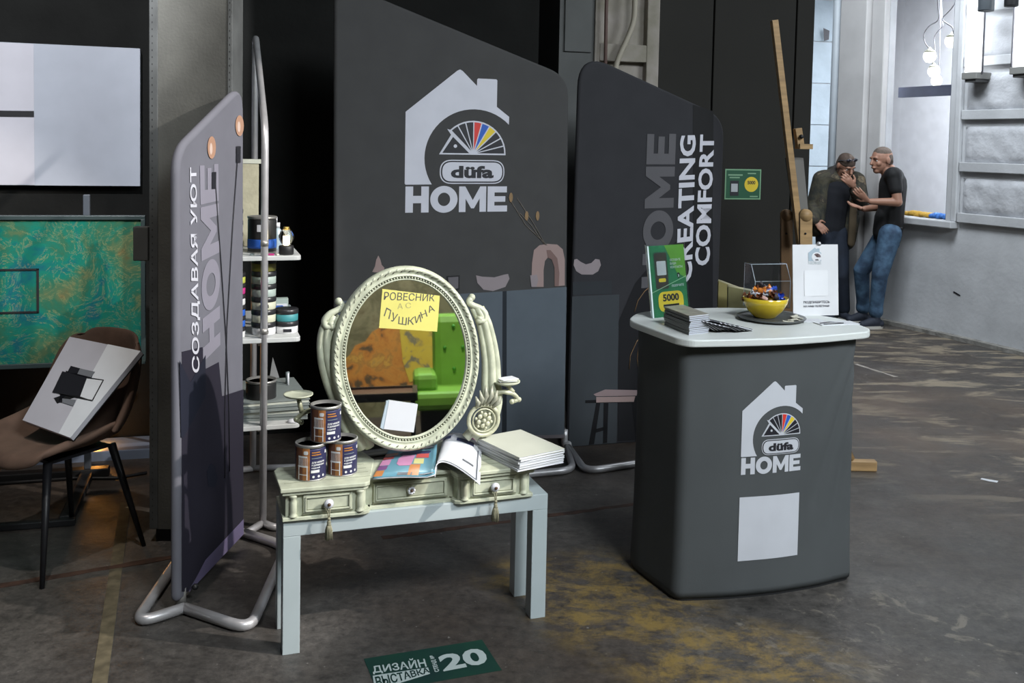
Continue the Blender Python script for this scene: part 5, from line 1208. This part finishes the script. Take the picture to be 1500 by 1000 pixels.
for k, ((x, y), vv) in enumerate(Pj):
    u, z = WR.uv(x, y, -vv); sc = [.062, .062, .06, .055][k]
    t = empty('globe_pendant', WR.world(u, vv, z), 0, ['glowing glass globe pendant hanging lowest at left behind the window', 'largest right glowing globe pendant beside the window frame', 'glowing globe pendant just below the left one', 'faint lowest globe pendant near the slate beam'][k], 'pendant lamp')
    MB().lathe([(.001, -sc*1.1), (sc*.6, -sc*.95), (sc*.98, -sc*.35), (sc, .1*sc), (sc*.85, sc*.6), (sc*.7, sc*.75)], 22).build('globe', GLOW, t)
    MB().lathe([(sc*.88, sc*.55), (sc*.75, sc*.85), (sc*.35, sc*1.05), (sc*.1, sc*1.4), (.001, sc*1.42)], 18).build('cap', mat('pendant_cap', (.35, .36, .28), .4), t)
    paths = [[(1362, 72), (1354, 62), (1353, 50), (1360, 38), (1376, 30), (1374, 8), (1373, -14)], [(1397, 50), (1396, 40), (1388, 35), (1378, 28), (1392, 15), (1401, 2), (1404, -14)], [(1366, 94), (1370, 80), (1368, 55), (1374, 45), (1382, 38), (1380, 30), (1378, -14)], [(1372, 110), (1376, 90), (1377, 50), (1378, 0), (1378, -14)]][k]
    MB().tube(fillet([WR.world(*(lambda q_: (q_[0], vv, q_[1]))(WR.uv(px, py, -vv)))-t.location for px, py in paths], .05, 4), .006, 6).build('cord', CORD, t)
# things on the sill
for k, (xa, xb, ya, yb_, c, lb) in enumerate([(1328, 1368, 309, 317, (.55, .33, .05), 'folded ochre cloth lying on the window sill'), (1366, 1392, 311, 320, (.05, .17, .50), 'crumpled blue bag on the window sill')]):
    P = GY(xa, 316, 9.1); u_, z_ = WR.uv((xa+xb)/2, yb_, -.12); hw = abs(WR.uv(xb, yb_, -.12)[0]-WR.uv(xa, yb_, -.12)[0])/2
    t = empty('cloth' if k == 0 else 'bag', WR.world(u_, .1, zs+.013), WR.a, lb, 'cloth' if k == 0 else 'bag'); m = MB()
    for j in range(5): m.ball((-hw+hw*2*(j+.5)/5, .0, .022+.006*(j % 2)), (hw*.34, .05, .024+.005*((j*7) % 3)), 10)
    m.build('folds', mat('sill_%d' % k, c, .7), t)
t = tag(MB().box((-.2, -.06, 0), (.2, .05, .004)).build('paper_sheets', PAPER, None, WR.world(.18, -.0, zs+.013), (0, 0, WR.a)), 'white paper sheets on the sill behind the man in black', 'paper')
t = tag(MB().box((-.04, -.001, -.006), (.04, .001, .006)).build('wall_mark', INK, None, WR.world(*WR.uv(1402, 430)[:1], -.004, WR.uv(1402, 430)[1]), (0, .3, WR.a)), 'small black scuff stuck on the wall below the window', 'mark')

# ================================================================ WHAT THE MIRROR SHOWS (behind the photographer)
PATCH = patchy('peeling_wall', [(.32, (.10, .09, .05)), (.42, (.20, .19, .10)), (.5, (.13, .12, .06)), (.6, (.24, .22, .12)), (.7, (.10, .07, .03))], 3.0)
ORG = patchy('orange_yellow_plaster', [(.30, (.06, .05, .03)), (.40, (.14, .09, .04)), (.44, (.50, .19, .035)), (.52, (.62, .27, .05)), (.58, (.40, .20, .05)), (.62, (.66, .36, .06)), (.72, (.20, .16, .09))], 5.5)
nM = Vector((sin(FT.a)*cos(TI), -cos(FT.a)*cos(TI), sin(TI))); cM = MW.translation
def MR(px, py, D): p = O+ray(px, py)*D; return p-nM*(2*(p-cM).dot(nM))
Fq = Fr(*MR(590, 520, 8.6)[:2], -2.59)
t = tag(MB().box((-2.2, 0, 0), (2.0, .12, 2.7)).build('wall_behind', PATCH, loc=Fq.p, rot=(0, 0, Fq.a)), kind='structure')
def ml(px, py, D=8.55): return Fq.loc(MR(px, py, D))
a = ml(500, 455); b = ml(644, 560); pts = [ml(500, 530), ml(512, 520), ml(520, 506), ml(535, 500), ml(545, 486), ml(560, 478), ml(572, 480), ml(590, 470), ml(644, 466), ml(644, 556), ml(620, 566), ml(590, 572), ml(560, 570), ml(540, 573), ml(495, 572)]
MB().prism([(p.x, p.z) for p in pts], -.012, -.001).build('plaster_patch', ORG, t)
pts = [ml(585, 478), ml(643, 470), ml(643, 545), ml(600, 560), ml(590, 530)]
MB().prism([(p.x, p.z) for p in pts], -.018, -.012).build('plaster_patch', patchy('yellow_plaster', [(.3, (.18, .17, .10)), (.42, (.22, .20, .12)), (.47, (.62, .45, .05)), (.6, (.66, .50, .06)), (.7, (.35, .27, .10))], 6), t)
GRL = mat('apple_green_leather', (.17, .36, .045), .4, nz=.08)
Pc = MR(668, 575, 7.25); Fc = Fr(Pc.x, Pc.y, -2.59); sc_ = 1
t = empty('green_armchair', Vector((Pc.x, Pc.y, 0)), -2.59, 'apple green buttoned armchair standing behind the photographer, seen only in the mirror', 'armchair')
def cl(px, py, D=7.25): p = Fc.loc(MR(px, py, D)); return p
zs_ = max(.3, cl(660, 568).z); za = cl(620, 545).z; zb2 = cl(660, 462).z; xa1 = cl(605, 550).x; xa2 = cl(640, 550).x; dxx = xa2-xa1; sgn = 1 if dxx > 0 else -1
xw = xa2+sgn*.62
lo, hi = sorted((xa1, xw)); zsb = cl(650, 594).z; MB().box((lo, -.25, zsb), (hi, .40, zs_), bev=.04).build('seat', GRL, t); MB().box((lo+.05, -.18, .10), (hi-.05, .36, zsb)).build('base', BLACK, t); lo, hi = sorted((xa2, xw))
MB().box((lo-.02, .22, .14), (hi+.02, .46, zb2), bev=.06).build('backrest', GRL, t)
for xx in (xa1, xw): l_, h_ = sorted((xx, xx+sgn*abs(dxx))); MB().box((l_, -.12, zs_-.02), (h_, .42, za), bev=.04).build('armrest', GRL, t)
for i in range(4):
    for j in range(3): MB().ball((lo+(i+.5+.5*(j % 2))*(hi-lo)/4.5, .215, zs_+.12+.16*j), .014, 8).build('button', mat('green_button', (.05, .25, .02), .5), t)
for xx in (lo+.04, hi-.04):
    for yy in (-.14, .3): MB().tube([(xx, yy, 0), (xx, yy, .11)], .018, 8).build('leg', BLACK, t)
Pt = MR(560, 580, 6.15); t = empty('low_black_table', Vector((Pt.x, Pt.y, 0)), -2.59, 'low table with black edge and brown top behind the photographer, seen in the mirror', 'table')
Fz = Fr(Pt.x, Pt.y, -2.59); e1 = Fz.loc(MR(612, 580, 6.15)).x; e0 = e1-(1 if e1 > 0 else -1)*.95; lo, hi = sorted((e0, e1)); zt_ = Fz.loc(MR(600, 575, 6.15)).z
m = MB().box((lo, -.03, zt_-.05), (hi, -.0, zt_)).box((lo, .38, zt_-.05), (hi, .41, zt_)).box((lo, 0, zt_-.05), (lo+.03, .38, zt_)).box((hi-.03, 0, zt_-.05), (hi, .38, zt_)); m.build('rim', BLACKG, t)
MB().box((lo+.03, 0, zt_-.03), (hi-.03, .38, zt_-.015)).build('table_top', mat('brown_top', (.10, .045, .02), .4), t)
for xx in (lo+.03, hi-.03):
    for yy in (.0, .36): MB().tube([(xx, yy, 0), (xx, yy, zt_-.05)], .015, 8).build('leg', BLACK, t)

# ================================================================ PEOPLE BY THE WINDOW
def solid(name, shapes, m, parent, vox=.010, sm=3):
    """one continuous surface: overlapping tapered limbs fused by a voxel remesh. shapes: ('c', a, b, ra, rb, flat) or ('e', centre, radii)"""
    b = MB()
    for s_ in shapes:
        if s_[0] == 'c':
            a, c, ra, rb = Vector(s_[1]), Vector(s_[2]), s_[3], s_[4]; d = c-a; L = d.length; t_ = d.normalized()
            if L < 1e-6: continue
            side = Vector(s_[5]) if len(s_) > 5 else None; fl = s_[6] if len(s_) > 6 else 1.
            u = (side-t_*side.dot(t_)).normalized() if side else t_.orthogonal().normalized(); w_ = t_.cross(u)
            rows = [(-ra*.98, ra*.18), (-ra*.8, ra*.6), (-ra*.4, ra*.92), (0, ra), (L*.5, (ra+rb)/2), (L, rb), (L+rb*.4, rb*.92), (L+rb*.8, rb*.6), (L+rb*.98, rb*.18)]; v = []; f = []; sg = 14
            for z_, r_ in rows:
                for k in range(sg): an = 2*pi*k/sg; v.append(a+t_*z_+u*(cos(an)*r_)+w_*(sin(an)*r_*fl))
            for i in range(len(rows)-1):
                for k in range(sg): f.append((i*sg+k, i*sg+(k+1) % sg, (i+1)*sg+(k+1) % sg, (i+1)*sg+k))
            f.append(tuple(range(sg-1, -1, -1))); f.append(tuple((len(rows)-1)*sg+k for k in range(sg))); b.add(v, f)
        else: b.ball((0, 0, 0), s_[2], 16, Matrix.Translation(s_[1]) @ (s_[3] if len(s_) > 3 else Matrix.Identity(4)))
    o = obj(name, b.mesh(name)); md = o.modifiers.new('r', 'REMESH'); md.mode = 'VOXEL'; md.voxel_size = vox
    md = o.modifiers.new('s', 'SMOOTH'); md.iterations = sm; md.factor = .5
    bpy.context.view_layer.update(); me = bpy.data.meshes.new_from_object(o.evaluated_get(bpy.context.evaluated_depsgraph_get())); bpy.data.objects.remove(o)
    smooth(me); return obj(name, me, m, parent)
SKIN = mat('skin', (.30, .155, .105), .5, nz=.08); HAIR = mat('greying_hair', (.10, .075, .06), .8, nz=.3, ns=60); HAIR2 = mat('brown_hair', (.06, .04, .03), .8, nz=.3, ns=60)
def hand(palm, fwd, nrm, curl, thumb_side, s=1.):
    """palm centre, finger direction, palm normal; returns shapes with five separate fingers"""
    fwd = Vector(fwd).normalized(); nrm = Vector(nrm); nrm = (nrm-fwd*nrm.dot(fwd)).normalized(); sd = fwd.cross(nrm)*thumb_side; p = Vector(palm); out = []
    out.append(('c', p-fwd*.035*s, p+fwd*.03*s, .027*s, .036*s, sd, .42))
    for k, (of, L) in enumerate(((.030, .072), (.010, .080), (-.010, .075), (-.029, .058))):
        a = p+fwd*.042*s+sd*of*s; d = (fwd+sd*of*2.5).normalized(); c1 = a+d*L*.45*s
        d2 = (d*cos(curl)+nrm*sin(curl)).normalized(); c2 = c1+d2*L*.33*s; d3 = (d*cos(curl*1.8)+nrm*sin(curl*1.8)).normalized(); c3 = c2+d3*L*.25*s
        out += [('c', a-fwd*.02*s, c1, .0092*s, .0085*s), ('c', c1, c2, .0085*s, .008*s), ('c', c2, c3, .008*s, .0065*s)]
    a = p-fwd*.020*s+sd*.026*s; b_ = a+(fwd*.5+sd*.8+nrm*.2).normalized()*.036*s; c_ = b_+(fwd*.85+sd*.35+nrm*.3).normalized()*.030*s
    out += [('c', a, b_, .013*s, .0105*s), ('c', b_, c_, .010*s, .008*s)]
    return out
def head(c, face, up, s=1., nose=1.):
    """shapes of a head centred at c looking along face"""
    f_ = Vector(face).normalized(); u_ = Vector(up); u_ = (u_-f_*u_.dot(f_)).normalized(); r_ = f_.cross(u_)
    Rm = Matrix((r_, f_, u_)).transposed().to_4x4(); c = Vector(c)
    P = lambda x, y, z: c+r_*x*s+f_*y*s+u_*z*s
    sh = [('e', P(0, -.012, .025), (.076*s, .096*s, .092*s), Rm), ('e', P(0, .012, -.030), (.062*s, .078*s, .080*s), Rm), ('e', P(0, .052, -.082), (.034*s, .030*s, .026*s), Rm),
          ('c', P(-.03, .076, .030), P(.03, .076, .030), .014*s, .014*s), ('c', P(0, .084, .020), P(0, .105*nose, -.018), .009*s, .0135*s), ('e', P(0, .086, -.052), (.025*s, .014*s, .011*s), Rm), ('e', P(-.036, .056, -.020), (.024*s, .024*s, .024*s), Rm), ('e', P(.036, .056, -.020), (.024*s, .024*s, .024*s), Rm)]
    for k in (-1, 1): sh += [('e', P(.078*k, -.012, .0), (.011*s, .020*s, .031*s), Rm)]
    return sh, P, Rm
def face_parts(P, Rm, body, parent, s=1.):
    eye = mat('eye_white', (.6, .58, .55), .3); 
    for k in (-1, 1):
        m = MB(); m.ball((0, 0, 0), (.011*s, .007*s, .007*s), 10, Matrix.Translation(P(.031*k, .071, .006)) @ Rm); m.build('eye', eye, body)
        m = MB(); m.ball((0, 0, 0), (.0045*s, .003*s, .0045*s), 8, Matrix.Translation(P(.031*k, .0775, .006)) @ Rm); m.build('iris', INK, body)
        MB().tube([P(.015*k, .093, .030), P(.033*k, .090, .034), P(.048*k, .080, .028)], .0032*s, 6).build('eyebrow', HAIR2, body)
    MB().tube([P(-.022, .088, -.051), P(0, .0955, -.050), P(.022, .088, -.051)], .0032*s, 6).build('lips', mat('lips', (.30, .11, .09), .5), body)

# --- man in the black T-shirt, seen from his left, leaning back on the sill
Y2 = 9.33
def J(x, y, Y=Y2): return GY(x, y, Y)
hip, chest, neck = J(1302, 338), J(1308, 272), J(1306, 252)
dy = Vector((0, 1, 0)); lat = Vector((.10, .995, 0)).normalized()
hc = J(1291, 235, Y2+.02)
p2 = empty('person', (hip.x, hip.y, 0), 0, 'man in black T-shirt and blue jeans leaning against the window sill, gesturing', 'person'); base_ = p2.location.copy()
S2 = lambda v: Vector(v)-base_
def loc_shapes(sh): return [((s_[0], S2(s_[1]), S2(s_[2]))+tuple(s_[3:])) if s_[0] == 'c' else ((s_[0], S2(s_[1]))+tuple(s_[2:])) for s_ in sh]
shN, shF = J(1309, 256, Y2-.19), J(1303, 256, Y2+.19)
elN, wrN = J(1315, 296, Y2-.24), J(1276, 295, Y2-.16)
elF, wrF = J(1296, 302, Y2+.22), J(1266, 306, Y2+.10)
hN, hF = J(1304, 342, Y2-.09), J(1299, 342, Y2+.09)
kN, aN = J(1289, 402, Y2-.11), J(1283, 458, Y2-.06)
kF, aF = J(1262, 396, Y2+.14), J(1264, 452, Y2+.22)
hs, HP, HR = head(hc, (-.93, -.30, -.12), (0.05, 0, 1), 1.10)
arms = [('c', shN, elN, .052, .042), ('c', elN, wrN, .043, .029), ('c', shF, elF, .052, .042), ('c', elF, wrF, .043, .029)]
handN = hand(wrN+Vector((-.065, 0, .035)), (-.75, 0, .66), (.35, .75, .3), .35, 1); handF = hand(wrF+Vector((-.065, -.01, .02)), (-.9, -.1, .25), (0, -.4, .9), .3, -1)
body = hs+[('c', neck+Vector((.0, 0, -.03)), hc+Vector((.02, 0, -.07)), .062, .056)]+arms+handN+handF
body += [('c', hip, chest, .125, .14, lat, .74), ('c', chest, neck, .15, .075, lat, .62), ('c', hN, kN, .085, .060), ('c', kN, aN, .058, .038), ('c', hF, kF, .085, .060), ('c', kF, aF, .058, .038), ('c', chest+Vector((0, 0, .05)), shN, .08, .06), ('c', chest+Vector((0, 0, .05)), shF, .08, .06)]
bo = solid('body', loc_shapes(body), SKIN, p2, .0055, 2)
face_parts(lambda x, y, z: S2(HP(x, y, z)), HR, bo, p2)
u_ = Vector((.05, 0, 1))
solid('hair', loc_shapes([('e', HP(0, -.014, .052), (.078, .096, .074), HR), ('e', HP(0, -.036, .014), (.088, .070, .078), HR), ('e', HP(0, -.052, -.015), (.070, .058, .062), HR)]), HAIR, p2, .006, 1)
shirt = [('c', hip+Vector((.01, 0, .03)), chest, .150, .165, lat, .76), ('c', J(1296, 318), J(1292, 338), .115, .105, lat, .8), ('c', chest, neck+Vector((.01, 0, -.045)), .168, .095, lat, .66), ('c', chest+Vector((0, 0, .08)), shN, .10, .078), ('c', chest+Vector((0, 0, .08)), shF, .10, .078), ('c', shN, shN.lerp(elN, .52), .072, .066), ('c', shF, shF.lerp(elF, .5), .072, .066), ('c', hip+Vector((.015, 0, .10)), hip+Vector((.005, 0, -.045)), .15, .145, lat, .78)]
solid('t_shirt', loc_shapes(shirt), mat('black_jersey', (.005, .005, .006), .75, nz=.15, ns=12), p2, .010, 3)
JN = mat('blue_denim', (.055, .11, .18), .8, nz=.35, ns=9, c2=(.022, .045, .085), bump=.8, bs=18)
jeans = [('c', hip, hip+Vector((0, 0, -.09)), .135, .135, lat, .78), ('c', hN, kN, .108, .078), ('c', kN, aN+Vector((0, 0, .03)), .076, .060), ('c', hF, kF, .108, .078), ('c', kF, aF+Vector((0, 0, .03)), .076, .060), ('c', aN+Vector((0, 0, .01)), aN+Vector((0, 0, .05)), .068, .066), ('c', aF+Vector((0, 0, .01)), aF+Vector((0, 0, .05)), .068, .066)]
solid('jeans', loc_shapes(jeans), JN, p2, .010, 2)
MB().tube([S2(hip+Vector((cos(a)*.142*.80, sin(a)*.142, .03))) for a in [2*pi*k/20 for k in range(20)]], .015, 6, closed=True).build('belt', BLACK, p2)
SH = mat('dark_suede_shoe', (.02, .025, .04), .7); SOLE = mat('pale_sole', (.45, .43, .40), .6)
for ank in (aN, aF):
    g_ = Vector((ank.x, ank.y, 0)); d_ = Vector((-.93, -.25, 0))
    sh = [('c', g_+Vector((0, 0, .065)), g_+Vector((0, 0, .10)), .048, .045), ('c', g_-d_*.05+Vector((0, 0, .045)), g_+d_*.15+Vector((0, 0, .04)), .040, .036), ('c', g_+d_*.05+Vector((0, 0, .06)), g_+d_*.14+Vector((0, 0, .04)), .045, .034)]
    so = solid('shoe', loc_shapes(sh), SH, p2, .008, 1)
    q_ = [g_+d_*(.055+.14*cos(a))+Vector((-d_.y, d_.x, 0))*(.046*sin(a)) for a in [2*pi*k/20 for k in range(20)]]
    MB().slab([(S2(p).x, S2(p).y) for p in q_], 0, .026).build('sole', SOLE, so)
# --- man in the camouflage jacket, facing the camera, head bowed
Y1 = 9.75
def J1(x, y, Y=Y1): return GY(x, y, Y)
hip1, chest1, neck1 = J1(1217, 335), J1(1224, 282), J1(1232, 256)
hc1 = J1(1239, 243, Y1-.10)
p1 = empty('person', (hip1.x, hip1.y, 0), 0, 'man in camouflage jacket with sunglasses on his head, hand at his chin', 'person'); base_ = p1.location.copy()
lat1 = Vector((1, .12, 0)).normalized()
sR, sL = J1(1203, 262), J1(1255, 264)          # his right is at the left of the photo
eR, wR = J1(1192, 300, Y1+.02), J1(1193, 322, Y1-.12)
eL, wL = J1(1262, 298, Y1-.10), J1(1251, 276, Y1-.24)
hA, hB = J1(1210, 342), J1(1228, 342); kA, kB = J1(1208, 402, Y1-.08), J1(1232, 404, Y1-.12); aA, aB = J1(1206, 452), J1(1236, 452, Y1-.08)
hs, HP1, HR1 = head(hc1, (.28, -.80, -.52), (0, -.3, 1), 1.04)
handL = hand(wL+Vector((-.045, -.035, .055)), (-.75, -.1, .62), (-.2, .9, .3), .75, -1, 1.05); handR = hand(wR+Vector((.03, -.03, -.04)), (.55, -.3, -.6), (0, 1, -.2), .4, 1, 1.0)
body = hs+[('c', neck1+Vector((0, 0, -.04)), hc1+Vector((-.01, .03, -.05)), .062, .058), ('c', sR, eR, .052, .042), ('c', eR, wR, .042, .028), ('c', sL, eL, .052, .042), ('c', eL, wL, .042, .028)]+handL+handR
body += [('c', hip1, chest1, .125, .14, lat1, .74), ('c', chest1, neck1, .15, .075, lat1, .62), ('c', hA, kA, .085, .060), ('c', kA, aA, .058, .038), ('c', hB, kB, .085, .060), ('c', kB, aB, .058, .038), ('c', chest1+Vector((0, 0, .04)), sR, .08, .06), ('c', chest1+Vector((0, 0, .04)), sL, .08, .06)]
bo = solid('body', loc_shapes(body), SKIN, p1, .0055, 2)
face_parts(lambda x, y, z: S2(HP1(x, y, z)), HR1, bo, p1)
solid('hair', loc_shapes([('e', HP1(0, -.010, .046), (.080, .100, .078), HR1), ('e', HP1(0, -.034, .012), (.082, .070, .075), HR1), ('e', HP1(0, -.05, -.01), (.072, .060, .066), HR1)]), HAIR2, p1, .006, 1)
gl_ = mat('dark_lens', (.02, .02, .03), .1, coat=.6)
m = MB()
for k in (-1, 1): m.ball((0, 0, 0), (.030, .012, .020), 12, Matrix.Translation(S2(HP1(.034*k, .058, .100))) @ HR1)
lens = m.v and m.build('sunglasses', gl_, p1)
MB().tube([S2(HP1(-.082, -.03, .05)), S2(HP1(-.068, .048, .098)), S2(HP1(0, .072, .104)), S2(HP1(.068, .048, .098)), S2(HP1(.082, -.03, .05))], .004, 6).build('sunglasses_frame', mat('dark_glasses_frame', (.05, .05, .06), .3), lens)
NV = mat('navy_knit', (.005, .006, .010), .9)
solid('sweater', loc_shapes([('c', hip1+Vector((0, 0, .02)), chest1, .150, .160, lat1, .76), ('c', chest1, neck1+Vector((0, 0, -.05)), .16, .09, lat1, .66)]), NV, p1, .010, 2)
CAMO = patchy('camouflage_cloth', [(.36, (.010, .012, .014)), (.47, (.018, .019, .014)), (.53, (.045, .040, .024)), (.58, (.016, .014, .012)), (.64, (.16, .125, .075)), (.72, (.03, .025, .02))], 4.0, .85)
fwd1 = Vector((.12, -1, 0)).normalized()
jk = [('c', sR, eR, .085, .074), ('c', eR, wR, .074, .054), ('c', sL, eL, .085, .074), ('c', eL, eL.lerp(wL, .85), .074, .056)]
for k in (-1, 1):
    a = chest1+lat1*.13*k+Vector((0, .03, .10)); b_ = hip1+lat1*.16*k+Vector((0, .02, -.02+(-.12 if k > 0 else .02)))
    jk += [('c', a, b_, .075, .085, lat1, .8), ('c', a+fwd1*.05, b_+fwd1*.07, .055, .06)]
jk += [('c', chest1+Vector((0, .075, .10)), hip1+Vector((0, .075, 0)), .14, .14, lat1, .5), ('c', sR+Vector((.03, 0, .01)), sL+Vector((-.03, 0, .01)), .085, .085), ('c', neck1+Vector((-.09, .03, -.01)), neck1+Vector((.07, .07, .02)), .06, .06), ('c', neck1+Vector((-.10, -.02, -.01)), neck1+Vector((-.07, .06, .03)), .05, .055)]
jk += [('c', J1(1252, 320, Y1-.08), J1(1247, 352, Y1-.06), .05, .045)]
solid('jacket', loc_shapes(jk), CAMO, p1, .010, 2)
solid('jacket_lining', loc_shapes([('c', J1(1251, 296, Y1-.13), J1(1247, 356, Y1-.12), .040, .040, lat1, .6)]), mat('olive_brown_lining', (.075, .055, .032), .85), p1, .009, 1)
solid('collar', loc_shapes([('c', neck1+Vector((-.11, -.03, .0)), neck1+Vector((-.03, .07, .06)), .045, .04), ('c', neck1+Vector((-.03, .07, .06)), neck1+Vector((.10, .02, .01)), .04, .042)]), mat('dark_collar', (.03, .025, .022), .8), p1, .009, 2)
JD = mat('dark_denim', (.007, .012, .024), .85, nz=.3, ns=9)
solid('trousers', loc_shapes([('c', hip1, hip1+Vector((0, 0, -.08)), .14, .135, lat1, .78), ('c', hA, kA, .105, .078), ('c', kA, aA, .076, .062), ('c', hB, kB, .105, .078), ('c', kB, aB, .076, .062)]), JD, p1, .010, 2)
for ank in (aA, aB):
    g_ = Vector((ank.x, ank.y, 0)); d_ = Vector((.2, -.97, 0))
    so = solid('shoe', loc_shapes([('c', g_+Vector((0, 0, .065)), g_+Vector((0, 0, .10)), .048, .045), ('c', g_-d_*.05+Vector((0, 0, .045)), g_+d_*.15+Vector((0, 0, .04)), .040, .036)]), SH, p1, .008, 1)
    q_ = [g_+d_*(.055+.14*cos(a))+Vector((-d_.y, d_.x, 0))*(.046*sin(a)) for a in [2*pi*k/20 for k in range(20)]]
    MB().slab([(S2(p).x, S2(p).y) for p in q_], 0, .026).build('sole', SOLE, so)
MB().lathe([(.030, -.008), (.034, 0), (.030, .008)], 18, Matrix.Translation(S2(wL+Vector((0, 0, -.01)))) @ (wL-eL).to_track_quat('Z', 'Y').to_matrix().to_4x4()).build('wristwatch', BLACK, p1)
